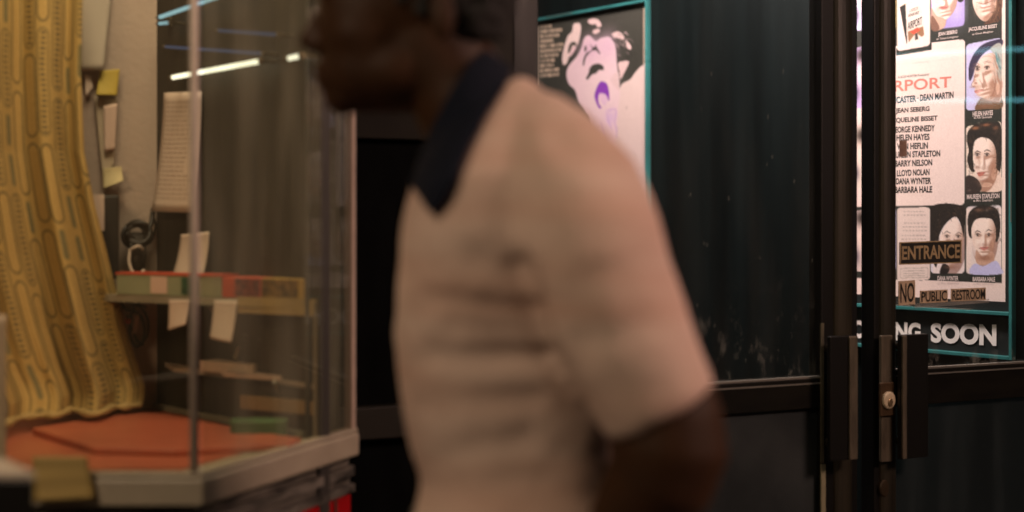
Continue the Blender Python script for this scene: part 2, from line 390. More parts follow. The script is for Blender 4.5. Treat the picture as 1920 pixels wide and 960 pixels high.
# ------------------------------------------------------------------ cast poster in the right-hand case
PK, DK = (246, 222, 214), (46, 48, 43)
pz1 = CASE_TOP - .03; pz0 = WALL.hit(1887, 566)[1]; ps1 = WALL.s_at(1887); ps0 = WALL.s_at(1600)
cv = Canvas(WALL, ps0, ps1, pz0, pz1, .0021, PK)
sk, sk2, sh = (240, 208, 190), (250, 226, 214), (196, 150, 126)
lil, pur, hair, brn = (206, 200, 240), (170, 150, 215), (44, 38, 34), (92, 60, 44)
cv.poly([(1560, -260), (1880, -330), (1880, 530), (1560, 519)], DK, False)
cv.cell((1560, 100), (1811, 74), (1810, 384), (1560, 388), PK, 8)
cv.poly([(1560, 103), (1684, 91), (1749, 80), (1749, 94), (1684, 105), (1560, 118)], DK, False)
# book tile
cv.cell((1684, -60), (1746, -70), (1746, 86), (1684, 97), PK, 8)
cv.poly([(1689, 14), (1700, 8), (1703, 80), (1702, 84)], (40, 38, 34), False)
cv.poly([(1690, 11), (1700, 7), (1732, -2), (1724, 0)], (225, 205, 110), False)
cv.poly([(1700, 8), (1729, -1), (1735, 66), (1703, 82)], (232, 214, 204), False)
cv.poly([(1704, 60), (1733, 50), (1735, 66), (1730, 70), (1720, 62), (1706, 80)], (150, 110, 80), False)
cv.poly([(1708, 60), (1722, 52), (1728, 57), (1715, 65)], (216, 84, 64), False)
cv.poly([(1718, 64), (1722, 62), (1724, 74), (1718, 76)], (70, 64, 60), False)
# tile: chin and lips, lilac behind
cv.cell((1748, -80), (1811, -90), (1810, 49), (1748, 57), pur, 8)
cv.blob((1795, 20), 16, 26, (200, 188, 236), .8)
cv.poly([(1748, -60), (1790, -66), (1797, -20), (1796, 8), (1788, 26), (1777, 38), (1772, 52), (1749, 57), (1750, 20)], sk2)
cv.poly([(1748, 16), (1758, 30), (1774, 37), (1770, 54), (1749, 57)], sh, True, .75)
cv.poly([(1749, 30), (1760, 44), (1763, 56), (1749, 57)], (110, 74, 60), True, .8)
cv.poly([(1763, 15), (1770, 12), (1780, 13), (1775, 18), (1768, 19)], (206, 130, 120)); cv.stroke([(1762, 15), (1772, 15.5), (1781, 13.5)], 1.2, (120, 60, 56))
cv.blob((1772, 1), 5, 2.4, sh, .8); cv.blob((1758, 0), 6, 16, sh, .5); cv.poly([(1793, -20), (1806, -14), (1808, 2), (1798, 3)], hair)
# tile: broad smile, long brown hair
cv.poly([(1818, -90), (1879, -98), (1879, 46), (1818, 50)], DK, False)
cv.poly([(1826, -60), (1868, -60), (1872, -10), (1866, 20), (1852, 40), (1840, 37), (1830, 22), (1825, 0)], sk)
cv.poly([(1866, -60), (1879, -60), (1879, 30), (1862, 44), (1846, 46), (1862, 30), (1870, 6)], brn)
cv.stroke([(1872, -10), (1868, 18), (1856, 40)], 1.6, (150, 108, 80)); cv.stroke([(1877, 0), (1873, 24), (1864, 40)], 1.4, (140, 100, 74))
cv.poly([(1834, 6), (1846, 9), (1862, 3), (1857, 13), (1847, 16), (1838, 13)], (252, 240, 232)); cv.stroke([(1832, 5), (1846, 9), (1863, 2)], 1.3, (130, 74, 64)); cv.stroke([(1838, 13), (1847, 16.5), (1857, 13)], 2, (196, 120, 108))
cv.blob((1847, -4), 6, 2, sh, .8); cv.blob((1866, 8), 5, 16, sh, .6); cv.blob((1832, 18), 4, 10, sh, .5); cv.blob((1850, 32), 8, 3, sh, .4)
# tile: older woman in a dark hat looking up to the left
def tile(y0l, y0r, y1l, y1r, col, xl=1813, xr=1879): cv.cell((xl, y0l), (xr, y0r), (xr, y1r), (xl, y1l), col, 8)
tile(84, 71, 208, 201, lil)
cv.poly([(1830, 206), (1836, 190), (1850, 180), (1879, 186), (1879, 203), (1850, 205)], (112, 84, 60))
cv.poly([(1827, 146), (1832, 124), (1846, 104), (1866, 100), (1879, 112), (1879, 184), (1866, 192), (1850, 186), (1836, 180), (1829, 171), (1830, 165), (1824, 160), (1826, 153)], sk)
cv.poly([(1818, 146), (1819, 122), (1830, 98), (1848, 82), (1879, 74), (1879, 88), (1860, 92), (1845, 102), (1833, 120), (1826, 142), (1821, 152)], (58, 50, 74))
cv.poly([(1858, 92), (1879, 84), (1879, 150), (1872, 140), (1874, 118), (1866, 102)], (176, 176, 168)); cv.poly([(1868, 98), (1876, 112), (1878, 132), (1870, 118)], (112, 150, 152))
cv.blob((1872, 165), 7, 22, sh, .6); cv.blob((1852, 186), 16, 7, sh, .8); cv.blob((1846, 150), 10, 14, sk2, .7)
for ex, ey, er in ((1834, 131, 3.4), (1852, 125, 4.4)):
    cv.blob((ex, ey), er, 1.8, (70, 58, 60), .95); cv.stroke([(ex - er - 1, ey - 5), (ex, ey - 8), (ex + er + 2, ey - 6)], 1.3, (140, 112, 100))
cv.blob((1831, 156), 3, 2, (150, 96, 84), .8); cv.stroke([(1827, 152), (1834, 150)], 1.2, sh); cv.poly([(1829, 171), (1838, 168), (1846, 168), (1838, 174), (1831, 175)], (206, 126, 116)); cv.stroke([(1829, 171), (1846, 168)], 1, (120, 66, 60))
cv.stroke([(1848, 150), (1852, 162), (1850, 172)], 1.2, sh); cv.stroke([(1856, 132), (1862, 136)], 1, sh)
# tile: dark curls, looking to the left
tile(237, 227, 362, 356, (238, 224, 204))
cv.poly([(1814, 262), (1818, 244), (1834, 232), (1862, 229), (1878, 236), (1879, 300), (1874, 326), (1866, 300), (1862, 270), (1840, 262), (1828, 268), (1826, 300), (1830, 320), (1822, 320), (1815, 300), (1818, 282)], hair)
cv.blob((1830, 240), 7, 3, (196, 128, 88), .8); cv.blob((1850, 234), 8, 2.5, (190, 120, 84), .8); cv.blob((1868, 240), 5, 4, (150, 96, 70), .7)
cv.poly([(1828, 268), (1840, 258), (1858, 262), (1868, 280), (1869, 312), (1862, 334), (1850, 341), (1838, 338), (1831, 330), (1832, 322), (1827, 314), (1829, 290)], sk2)
cv.poly([(1850, 338), (1868, 318), (1879, 330), (1879, 357), (1846, 359), (1842, 350)], (226, 190, 170)); cv.poly([(1814, 330), (1832, 334), (1842, 350), (1836, 361), (1814, 362)], (60, 50, 46))
cv.blob((1864, 322), 4, 14, sh, .8); cv.blob((1832, 304), 3, 10, sh, .5); cv.blob((1850, 346), 10, 4, sh, .8)
for ex, ey, er in ((1834, 291, 3.6), (1852, 289, 4.6)):
    cv.stroke([(ex - er - 1, ey - 5), (ex, ey - 8), (ex + er + 3, ey - 5)], 2, (50, 40, 36))
cv.blob((1834, 312), 3, 1.8, (120, 80, 66), .9); cv.stroke([(1838, 294), (1833, 308)], 1.2, sh); cv.poly([(1834, 324), (1841, 322), (1849, 323), (1842, 330), (1836, 330)], (196, 120, 106)); cv.stroke([(1833, 325.5), (1849, 324)], 1, (84, 46, 44))
# tile: short dark hair, pale high collar, facing out
tile(387, 384, 513, 513, (222, 210, 214))
cv.poly([(1816, 420), (1818, 400), (1832, 387), (1856, 385), (1872, 394), (1877, 420), (1874, 446), (1868, 452), (1866, 424), (1860, 410), (1836, 412), (1826, 426), (1824, 446), (1818, 440)], hair)
cv.blob((1836, 393), 8, 3, (150, 108, 88), .7); cv.blob((1857, 390), 6, 3, (120, 88, 74), .6)
cv.poly([(1824, 424), (1834, 410), (1858, 410), (1868, 426), (1868, 450), (1862, 470), (1850, 481), (1840, 479), (1829, 464), (1824, 446)], sk2)
cv.poly([(1832, 468), (1846, 482), (1862, 470), (1864, 492), (1834, 494)], (206, 164, 142))
cv.poly([(1822, 513), (1828, 494), (1846, 498), (1868, 488), (1877, 500), (1879, 513)], (200, 196, 236))
cv.blob((1862, 456), 4, 16, sh, .8); cv.blob((1827, 452), 3, 12, sh, .6); cv.blob((1848, 484), 12, 4, (150, 104, 84), .8)
for ex, ey in ((1835, 441), (1856, 439)):
    cv.stroke([(ex - 6, ey - 5), (ex - 1, ey - 9), (ex + 6, ey - 6)], 1.8, (56, 44, 40))
cv.blob((1846, 456), 4, 1.6, (150, 100, 84), .8); cv.stroke([(1850, 442), (1849, 454)], 1.2, sh); cv.poly([(1838, 464), (1846, 462), (1855, 463), (1847, 469)], (196, 120, 110)); cv.stroke([(1837, 464.5), (1856, 463.5)], 1, (90, 50, 48))
# tile: swept dark hair, eyes over the door sign
tile(389, 387, 512, 512, (232, 224, 236), 1747, 1810)
cv.poly([(1747, 389), (1809, 387), (1810, 420), (1808, 444), (1803, 420), (1794, 406), (1780, 414), (1768, 430), (1761, 452), (1758, 500), (1747, 470)], hair)
cv.poly([(1766, 440), (1778, 418), (1793, 408), (1803, 424), (1808, 446), (1804, 470), (1796, 490), (1782, 500), (1768, 482), (1764, 460)], sk2)
for ex, ey in ((1777, 442), (1799, 444)):
    cv.stroke([(ex - 6, ey - 4), (ex, ey - 9), (ex + 7, ey - 5)], 1.5, (60, 48, 44))
cv.poly([(1770, 494), (1782, 500), (1778, 512), (1764, 512)], (40, 34, 32)); cv.blob((1792, 470), 6, 10, sh, .4)
# credits tile
cv.cell((1684, 389), (1746, 388), (1746, 524), (1684, 526), (236, 214, 206), 8)
for y in (396, 403, 418, 425, 432, 441, 448):
    x = 1692 + rng.uniform(0, 5)
    while x < 1736:
        d = rng.uniform(2, 6); cv.stroke([(x, y), (x + d / 2, y), (x + d, y)], 1.6, (150, 136, 130), .8); x += d + 1.6
cv.cell((1690, 502), (1742, 501), (1742, 520), (1690, 521), (176, 160, 150), 2); cv.cell((1691, 503), (1741, 502), (1741, 519), (1691, 520), (232, 212, 204), 2)
for y in (507, 512, 516): cv.stroke([(1696, y), (1715, y), (1736, y)], 1.3, (160, 146, 138), .8)
# tiles of the left columns (seen only as a sliver between the doors)
for k, y in enumerate((-60, 85, 235, 390)):
    cv.cell((1600, y + 6), (1640, y), (1640, y + 118), (1600, y + 118), (lil, (200, 176, 226), (238, 224, 210), (226, 206, 200))[k], 6)
    cv.blob((1616, y + 52), 10, 26, sk2, .9); cv.blob((1618, y + 18), 13, 14, hair, .9); cv.blob((1604, y + 90), 9, 14, (60, 54, 70), .9)
    cv.cell((1646, y + 4), (1682, y), (1682, y + 118), (1646, y + 118), ((228, 200, 120), PK, PK, lil)[k], 6)
cv.relief((1849, 144), 27, 46, -.55, -.18)
cv.relief((1848, 300), 23, 42, -.35, .0)
cv.relief((1847, 446), 22, 38, -.05, .0)
cv.relief((1788, 456), 22, 42, .0, .05)
cv.relief((1772, 0), 26, 44, .05, -.05); cv.relief((1848, -10), 24, 46, .0, -.05)
def portrait(ex, ey, gap, nose, mouth, jaw, light=-1, k=1.0, sock=True):
    """soft tone over a printed face: sockets, nose, cheeks, mouth and jaw"""
    for i in (-1, 1):
        x = ex + i * gap / 2
        cv.blob((x, ey - 1), 7 * k, 4.2 * k, sh, .55); cv.blob((x, ey + 6 * k), 6 * k, 2 * k, sh, .28)
        cv.stroke([(x - 5 * k, ey - 1.2), (x, ey - 3.2), (x + 5 * k, ey - .6)], 1.5, (40, 32, 30), .9); cv.blob((x + light * .6, ey), 2.1 * k, 2.0 * k, (24, 20, 22), 1); cv.blob((x - 3 * k, ey + .2), 1.2, 1.0, (236, 224, 220), .7); cv.blob((x + 3.4 * k, ey + .2), 1.0, .9, (236, 224, 220), .7)
    nx_, ny_ = nose; cv.blob((nx_ - light * 2.6, ny_ - 7 * k), 2.2, 9 * k, sh, .55); cv.blob((nx_, ny_ + 2), 5 * k, 1.8, (150, 104, 86), .7); cv.blob((nx_ + light * 1.2, ny_ - 4), 1.4, 6 * k, (255, 238, 228), .6)
    mx_, my_ = mouth; cv.blob((mx_, my_ + 6 * k), 6 * k, 2, sh, .6); cv.blob((mx_, my_ - 4.5 * k), 2, 2, sh, .4)
    jx, jy = jaw; cv.blob((jx - light * 13 * k, jy - 22 * k), 5.5 * k, 20 * k, (176, 126, 102), .55); cv.blob((jx, jy), 13 * k, 3.4, (150, 104, 84), .6); cv.blob((jx + light * 7 * k, jy - 24 * k), 6 * k, 6 * k, (255, 234, 224), .5)
portrait(1843, 128, 18, (1826, 161), (1838, 171), (1846, 199), -1, 1.1)
for st, wd_, al in (([(1831, 138), (1827, 152), (1823, 160), (1829, 164)], 1.4, .8), ([(1838, 150), (1844, 160), (1846, 172)], 1.3, .7), ([(1826, 122), (1833, 119), (1839, 122)], 1.6, .7), ([(1846, 117), (1854, 114), (1862, 119)], 1.6, .7), ([(1848, 134), (1855, 136), (1860, 133)], 1.2, .7), ([(1842, 108), (1854, 105), (1866, 110)], 1.0, .5), ([(1838, 184), (1848, 190), (1862, 190)], 1.6, .6), ([(1868, 150), (1866, 170), (1858, 186)], 2.2, .5)): cv.stroke(st, wd_, (140, 100, 84), al)
for _ in range(26):
    x, y = 1868 + rng.uniform(-6, 10), 112 + rng.uniform(-16, 40); cv.stroke([(x, y), (x + 2, y + 5), (x + 3, y + 10)], 1.1, (120, 120, 120) if rng.random() < .5 else (220, 216, 208), .7)
portrait(1843, 290, 18, (1835, 312), (1841, 326), (1849, 339), -1, 1.1)
portrait(1845, 440, 21, (1847, 456), (1846, 465), (1848, 480), -1, .95)
portrait(1788, 443, 21, (1785, 468), (1786, 480), (1785, 500), -1, .95)
for _ in range(220):                                  # strands in the dark hair
    cx_, cy_, w_, h_ = ((1846, 244, 30, 16), (1822, 290, 7, 36), (1873, 280, 5, 40), (1846, 398, 26, 12), (1872, 430, 4, 22), (1790, 400, 18, 10), (1760, 430, 8, 40), (1870, 16, 8, 26))[rng.integers(8)]
    x, y = cx_ + rng.uniform(-w_, w_), cy_ + rng.uniform(-h_, h_); a_ = rng.uniform(-.9, .9) + (1.4 if h_ > w_ else 0)
    cv.stroke([(x, y), (x + 4 * math.cos(a_), y + 4 * math.sin(a_)), (x + 8 * math.cos(a_ + .4), y + 8 * math.sin(a_ + .4))], 1.1, (104, 78, 62) if rng.random() < .55 else (26, 22, 20), .6)
# white foot with specks of wear
for k in range(60): cv.blob((rng.uniform(1700, 1884), rng.uniform(100, 560)), rng.uniform(1, 4), rng.uniform(1, 3), (236, 208, 200), .25)
cv.stroke([(1600, 131), (1700, 120), (1808, 108)], 1.0, (228, 204, 196), .9); cv.stroke([(1716, 119), (1728, 117), (1744, 117)], 3, (216, 196, 190), .6)
tx = B(); o1 = .0048
def tt(s, bl, br, h, b=.034, mi=0, slant=0): add_text(tx, WALL, s, bl, br, h, o1, None, b, mi, slant)
tt('AIRPORT', (1645, 175), (1786, 164), 21, .018, 1)
tt('BURT LANCASTER', (1636, 197.5), (1720, 191), 12.5); tt('·', (1722, 185.5), (1724.5, 185.3), 2.5); tt('DEAN MARTIN', (1727, 190), (1790, 184), 12.5)
for s, bl, br in (('JEAN SEBERG', (1681.5, 215), (1745, 211), ), ('JACQUELINE BISSET', (1664, 234), (1760, 228.5)), ('GEORGE KENNEDY', (1674, 250), (1755, 246)), ('HELEN HAYES', (1683, 264.5), (1745, 262.5)),
                  ('VAN HEFLIN', (1684, 281), (1742, 279)), ('MAUREEN STAPLETON', (1668, 297), (1765, 293.5)), ('BARRY NELSON', (1680, 313), (1750, 310.5)), ('LLOYD NOLAN', (1684, 331), (1745, 328.5)),
                  ('DANA WYNTER', (1682, 346), (1748, 345)), ('BARBARA HALE', (1680, 362), (1750, 361))): tt(s, bl, br, 12)
tt('A ROSS HUNTER Production', (1686, 147.5), (1744, 141.5), 4.5, .0)
for s, bl, br, h in (('JEAN SEBERG', (1761, 70), (1797, 65), 9), ('as Tonya Livingston', (1758, 76.5), (1799, 71.5), 5), ('JACQUELINE BISSET', (1818, 61), (1872, 54), 9), ('as Gwen Meighen', (1825, 67.5), (1864, 62), 5),
                     ('HELEN HAYES', (1826, 219), (1864, 216), 9.5), ('as Ada Quonsett', (1828, 223.5), (1862, 222), 5), ('MAUREEN STAPLETON', (1815, 373.5), (1876, 371.5), 9), ('as Mrs. Guerrero', (1827, 378.5), (1864, 377.5), 5),
                     ('DANA WYNTER', (1760, 526), (1799, 526), 8.5), ('as Mrs. Bakersfeld', (1760, 533), (1800, 533), 5), ('BARBARA HALE', (1826, 527.5), (1868, 528), 8.5), ('as Mrs. Demerest', (1827, 534), (1866, 534.5), 5)): tt(s, bl, br, h, .03 if h > 7 else .01, 2)
tt('AIRPORT', (1704, 57), (1731, 46), 15, .02); tt('ARTHUR HAILEY', (1705, 33), (1726, 26), 6, .01); tt('A NOVEL BY', (1707, 24), (1724, 18), 6, .0)
M['ink'] = mat('ink_black', (.022, .020, .018), .6); M['ink_red'] = mat('ink_red', (.70, .23, .18), .6); M['ink_white'] = mat('ink_white', (.74, .60, .56), .6)
M['print'] = mat('printed_paper', attr='Col', rough=.5)
po = cv.mesh('cast_poster', M['print'], None, .0045, (tx, [M['ink'], M['ink_red'], M['ink_white']]))
tag(po, 'pale cast poster of portrait tiles and a list of names behind the right door', 'poster', 'film posters in the wall cases')

# ------------------------------------------------------------------ poster of a tilted face in the left-hand case
qs0, qs1 = WALL.s_at(1007), WALL.s_at(1211); qz1 = WALL.hit(1210, 13)[1]; qz0 = CASE_BOT + .26
GY, FA, FB = (62, 61, 55), (232, 200, 206), (214, 176, 196)
cw = Canvas(WALL, qs0, qs1, qz0, qz1, .0024, GY)
def C1(pts): return [(1000 + x * 240 / 1047, y * 220 / 960) for x, y in pts]     # enlarged-view points to photo points
cw.blob((1160, 40), 60, 40, (72, 70, 64), .7); cw.blob((1030, 120), 30, 60, (50, 50, 45), .6)
cw.poly(C1([(34, 210), (50, 210), (50, 700), (36, 700)]), (196, 170, 150), False)
cw.poly(C1([(905, 60), (916, 60), (918, 540), (905, 540)]), (196, 170, 150), False)
for r in range(11):                                     # short lines of small capitals, too small to read
    y = 210 + r * 40; x = 66; end = (150, 232, 214, 168, 245, 228, 200, 178, 180, 218, 214)[r]
    while x < end:
        d = random.uniform(9, 15); hh = 13
        yy = y - (x - 66) * .085 + 12
        cw.poly(C1([(x, yy - hh), (x + d, yy - hh - 1), (x + d, yy + hh - 1), (x, yy + hh)]), (226, 196, 170), False, random.uniform(.75, 1))
        cw.poly(C1([(x + d * .4, yy - hh * .4), (x + d * .75, yy - hh * .4), (x + d * .7, yy + hh * .5), (x + d * .42, yy + hh * .5)]), GY, False, random.uniform(.2, .8))
        x += d + (2 if random.random() < .8 else 9)
cw.poly(C1([(1040, 500), (905, 535), (845, 590), (800, 650), (720, 710), (700, 900), (640, 1400), (720, 2200), (1060, 2200)]), (226, 200, 194))                   # shoulder
cw.poly(C1([(420, 330), (440, 300), (470, 296), (520, 340), (560, 315), (620, 305), (655, 330), (680, 400), (690, 520), (705, 640), (715, 760), (700, 900), (680, 1100), (640, 1500), (560, 2200), (480, 2200), (470, 1100), (430, 920), (380, 840), (350, 740), (300, 690), (280, 610), (300, 540), (360, 470), (400, 400)]), FA)
cw.blob((1000 + 480 * .229, 400 * .229), 22, 24, FB, .8); cw.blob((1000 + 620 * .229, 380 * .229), 16, 26, FB, .7); cw.blob((1000 + 560 * .229, 760 * .229), 30, 36, (238, 212, 210), .7)
cw.poly(C1([(340, 200), (388, 195), (397, 250), (378, 350), (350, 400), (318, 458), (300, 470), (285, 515), (258, 535), (245, 490), (258, 400), (290, 300), (325, 262)]), (234, 206, 200))          # hand
cw.poly(C1([(310, 360), (340, 345), (362, 362), (352, 380), (330, 372), (322, 400), (300, 440), (292, 420)]), GY); cw.poly(C1([(335, 398), (360, 380), (350, 412), (318, 456), (305, 450)]), (230, 190, 196))
cw.poly(C1([(430, 380), (440, 376), (446, 400), (436, 425), (425, 415)]), GY, True, .8)
cw.poly(C1([(470, 365), (500, 392), (520, 372), (530, 395), (556, 440), (545, 440), (520, 415), (480, 425), (440, 470), (424, 530), (414, 540), (418, 490), (440, 440), (490, 405)]), GY)
cw.poly(C1([(470, 560), (500, 530), (545, 524), (580, 545), (580, 575), (545, 575), (525, 600), (490, 612), (465, 640), (450, 655), (440, 640), (460, 600)]), GY)     # parted mouth
for pts in ([(455, 170), (500, 155), (545, 170), (565, 215), (530, 225), (520, 200), (490, 205), (465, 195)], [(500, 250), (545, 240), (550, 265), (515, 280), (495, 272)], [(650, 285), (700, 262), (750, 300), (735, 332), (690, 318)], [(765, 340), (795, 360), (808, 400), (790, 408), (768, 385)],
            [(700, 520), (740, 505), (765, 500), (790, 510), (770, 560), (750, 600), (720, 650), (712, 590)]): cw.poly(C1(pts), (224, 192, 190))
for k in range(40):
    a = rng.uniform(0, 1); x, y = 660 + 150 * a + rng.normal(0, 26), 270 + 330 * a * rng.uniform(.2, 1) + rng.normal(0, 22)
    if x > 640: cw.stroke(C1([(x, y), (x + rng.uniform(8, 26), y + rng.uniform(-8, 24)), (x + rng.uniform(14, 44), y + rng.uniform(6, 50))]), rng.uniform(.6, 1.5), (212, 180, 182) if rng.random() < .45 else (44, 44, 40))
cw.poly(C1([(640, 660), (700, 590), (712, 700), (705, 745)]), (226, 196, 196))
PU = (138, 66, 178)
cw.poly(C1([(540, 690), (570, 668), (610, 690), (628, 760), (625, 830), (605, 790), (560, 770), (540, 790), (545, 850), (565, 880), (545, 885), (518, 830), (510, 770)]), PU)
cw.poly(C1([(545, 770), (590, 768), (612, 800), (600, 860), (570, 850)]), (226, 190, 214), True, .9)
for st in ([(600, 910), (640, 900), (680, 890), (684, 940), (672, 1000)], [(606, 920), (620, 990), (650, 1060)], [(672, 1000), (690, 1060), (686, 1130)], [(560, 1000), (575, 1080), (600, 1160)]): cw.stroke(C1(st), 1.6, (176, 130, 206), .9)
cw.blob((1000 + 640 * .229, 960 * .229), 9, 14, (214, 180, 222), .6)
p1 = cw.mesh('face_poster', M['print'], None, .0045)
tag(p1, 'grey and pink poster of a face thrown back, behind the left door', 'poster', 'film posters in the wall cases')

# ------------------------------------------------------------------ entrance doors
DZ = 2.25
DFRONT = Plane(DOOR.xy(0, .022), DOOR.u)
z_rail = lambda px, py: DFRONT.hit(px, py)[1]
def dpt(px): return DFRONT.s_at(px)
def door_leaf(name, label, pl, pr, sl_w, sr_w, glassmat, rail_t, rail_b):
    """pl..pr photo columns of the leaf; stiles sl_w, sr_w wide (m)"""
    a, b = dpt(pl), dpt(pr); q = DOOR.xy((a + b) / 2)
    t = empty('entrance_door', (q.x, q.y, 0), label, 'door', 'pair of glazed entrance doors')
    s = B(); pbox(s, DOOR, a, a + sl_w, .01, DZ, -.022, .022); obj('stile', s, M['bronze_dark'], t, bevel=.003)
    s = B(); pbox(s, DOOR, b - sr_w, b, .01, DZ, -.022, .022); obj('stile', s, M['bronze_dark'], t, bevel=.003)
    s = B(); pbox(s, DOOR, a + sl_w, b - sr_w, rail_b, rail_t, -.020, .020); obj('mid_rail', s, M['rail'], t, bevel=.002)
    s = B(); pbox(s, DOOR, a + sl_w, b - sr_w, .01, .24, -.020, .020); obj('bottom_rail', s, M['bronze_dark'], t)
    s = B(); pbox(s, DOOR, a + sl_w, b - sr_w, DZ - .1, DZ, -.020, .020); obj('top_rail', s, M['bronze_dark'], t)
    s = B(); pbox(s, DOOR, a + sl_w, b - sr_w, rail_t, DZ - .1, -.003, .003); obj('glass_pane', s, glassmat, t)
    for z0_, z1_, o0, o1 in ((rail_t, rail_t + .004, .006, .018), (rail_t - .012, rail_t - .009, .0202, .0225)):
        s = B(); pbox(s, DOOR, a + sl_w, b - sr_w, z0_, z1_, o0, o1); obj('glazing_bead', s, M['alu'], t)
    return t, a, b
G_DOOR = glass_mat('door_glass', (.97, 1, .99), .004, (.45, .45, .40), 1.0, .012, low=(.95, 1.20, .24), scratch=.10)
G_DOOR2 = glass_mat('door_glass_clean', (.97, 1, .99), .004, (.45, .45, .40), 1.0, .010, low=(.92, 1.08, .35))
G_LOW = glass_mat('kick_glass', (.8, .85, .85), .05, (.10, .12, .12), 1.0, .10, scratch=.10)
rt1, rb1 = z_rail(1540, 709), z_rail(1500, 768)
LD, la, lb = door_leaf('entrance_door', 'left glazed entrance door, smeared dark glass above a scuffed kick panel', 962, 1608, .055, 1e-3 + dpt(1608) - dpt(1541), G_DOOR, rt1, rb1)
s = B(); pbox(s, DOOR, la + .055, dpt(1541), .24, rb1, -.006, .006)
obj('kick_panel', s, mat('scuffed_panel', (.008, .011, .0115), .5, var=.65, vscale=7, bump=.12, col2=(.018, .022, .022)), LD)
rt2, rb2 = z_rail(1742, 692), z_rail(1742, 758)
RD, ra, rb = door_leaf('entrance_door', 'right glazed entrance door with ENTRANCE sign and brass lock', 1639, 2005, dpt(1680) - dpt(1639), .08, G_DOOR2, rt2, rb2)
s = B(); pbox(s, DOOR, dpt(1680), rb - .08, .24, rb2, -.003, .003); obj('lower_pane', s, G_LOW, RD)
# mouldings on the meeting stiles
def half_round(px0, px1, z0, z1, m, parent, name='moulding', o=.022, h=.012):
    b = B(); s0, s1 = dpt(px0), dpt(px1); n = 9; pr = []
    for k in range(n):
        a = math.pi * k / (n - 1); pr.append(DOOR.xy((s0 + s1) / 2 - (s1 - s0) / 2 * math.cos(a), o + .0005 + h * math.sin(a)))
    prism(b, pr, z0, z1); return obj(name, b, m, parent)
half_round(1562, 1596, .03, DZ - .02, M['bronze'], LD); half_round(1648, 1678, .03, DZ - .02, M['bronze'], RD)
b = B(); pbox(b, DOOR, dpt(1537.5), dpt(1545.5), .1, z_rail(1540, 870), .0225, .027); obj('edge_strip', b, mat('yellowed_strip', (.20, .18, .11), .5, var=.4, vscale=20), LD)
b = B(); pbox(b, DOOR, dpt(1537.5), dpt(1543), z_rail(1540, 868), z_rail(1540, 606), .0225, .026); obj('edge_strip', b, mat('worn_strip', (.085, .075, .045), .5, var=.6, vscale=25), LD)
# pull handles: upright plates standing off the stiles, with a bright return edge
def pull(px0, px1, y0, y1, ex0, ex1, parent, off=.075):
    """plate between photo columns px0..px1; ex0..ex1 is its bright edge"""
    PL = Plane(DOOR.xy(0, off), DOOR.u)
    b = B(); z1, z0 = PL.hit((px0 + px1) / 2, y0)[1], PL.hit((px0 + px1) / 2, y1)[1]
    pbox(b, PL, PL.s_at(px0), PL.s_at(px1), z0, z1, -.012, 0)
    h = obj('pull_handle', b, M['bronze_dark'], parent, bevel=.002)
    b = B(); pbox(b, PL, PL.s_at(ex0), PL.s_at(ex1), z0 + .001, z1 - .001, .0005, .007); obj('lit_edge', b, M['worn_metal'], h, bevel=.002)  # paler metal stands in for the lit side face of the plate
    sm = (PL.s_at(px0) + PL.s_at(px1)) / 2
    for z in (z0 + .03, z1 - .03):
        b = B(); tube(b, [PL.pt(sm, z, -.012), PL.pt(sm, z, -off + .0215)], .009); obj('standoff', b, M['bronze'], h)
    return PL
pull(1557, 1606, 630, 863, 1590, 1605, LD)
PLr = pull(1689, 1741, 627, 859, 1689.5, 1697, RD)
at_off = lambda o: Plane(DOOR.xy(0, o), DOOR.u)
BARP, LKP = at_off(.045), at_off(.052)
b = B(); pbox(b, DOOR, BARP.s_at(1653), BARP.s_at(1674), z_rail(1660, 862), z_rail(1660, 627), .036, .045); obj('lock_bar', b, M['worn_metal'], RD, bevel=.002)
b = B(); pbox(b, DOOR, LKP.s_at(1651), LKP.s_at(1677), z_rail(1660, 776), z_rail(1660, 714), .0455, .052); lk = obj('lock_plate', b, mat('old_brass_plate', (.10, .06, .03), .45, metal=.6, var=.4, vscale=30), RD, bevel=.0015)
def disc(pl, px, py, rx, ry, o0, o1, m, parent, name, seg=28, dome=.0):
    s, z = pl.hit(px, py); b = B()
    ra_, rz_ = abs(pl.hit(px + rx, py)[0] - s), abs(pl.hit(px, py + ry)[1] - z)
    rings = []
    for k, (sc, o) in enumerate(((1, o0), (1, o1), (.86, o1 + dome), (.5, o1 + dome * 1.3))):
        rings.append([b.verts.new(pl.pt(s + ra_ * sc * math.cos(a), z + rz_ * sc * math.sin(a), o)) for a in [i * 2 * math.pi / seg for i in range(seg)]])
    for i in range(3):
        for k in range(seg): b.faces.new((rings[i][k], rings[i][(k + 1) % seg], rings[i + 1][(k + 1) % seg], rings[i + 1][k]))
    b.faces.new(rings[-1]); b.faces.new(rings[0][::-1])
    return obj(name, b, m, parent)
cy = disc(LKP, 1664.5, 750, 11, 16, .0005, .006, mat('polished_brass', (.52, .43, .29), .35, metal=.15, var=.2, vscale=40), lk, 'lock_cylinder', dome=.002)
cy2 = disc(LKP, 1664, 754, 4.2, 8, .0086, .0105, mat('brass_core', (.26, .19, .11), .4, metal=.8), lk, 'key_core', dome=.0005)
disc(DFRONT, 1657, 914, 12.5, 18, .0005, .008, mat('bronze_escutcheon', (.055, .036, .020), .45, metal=.6, var=.5, vscale=40), RD, 'lower_lock', dome=.003)

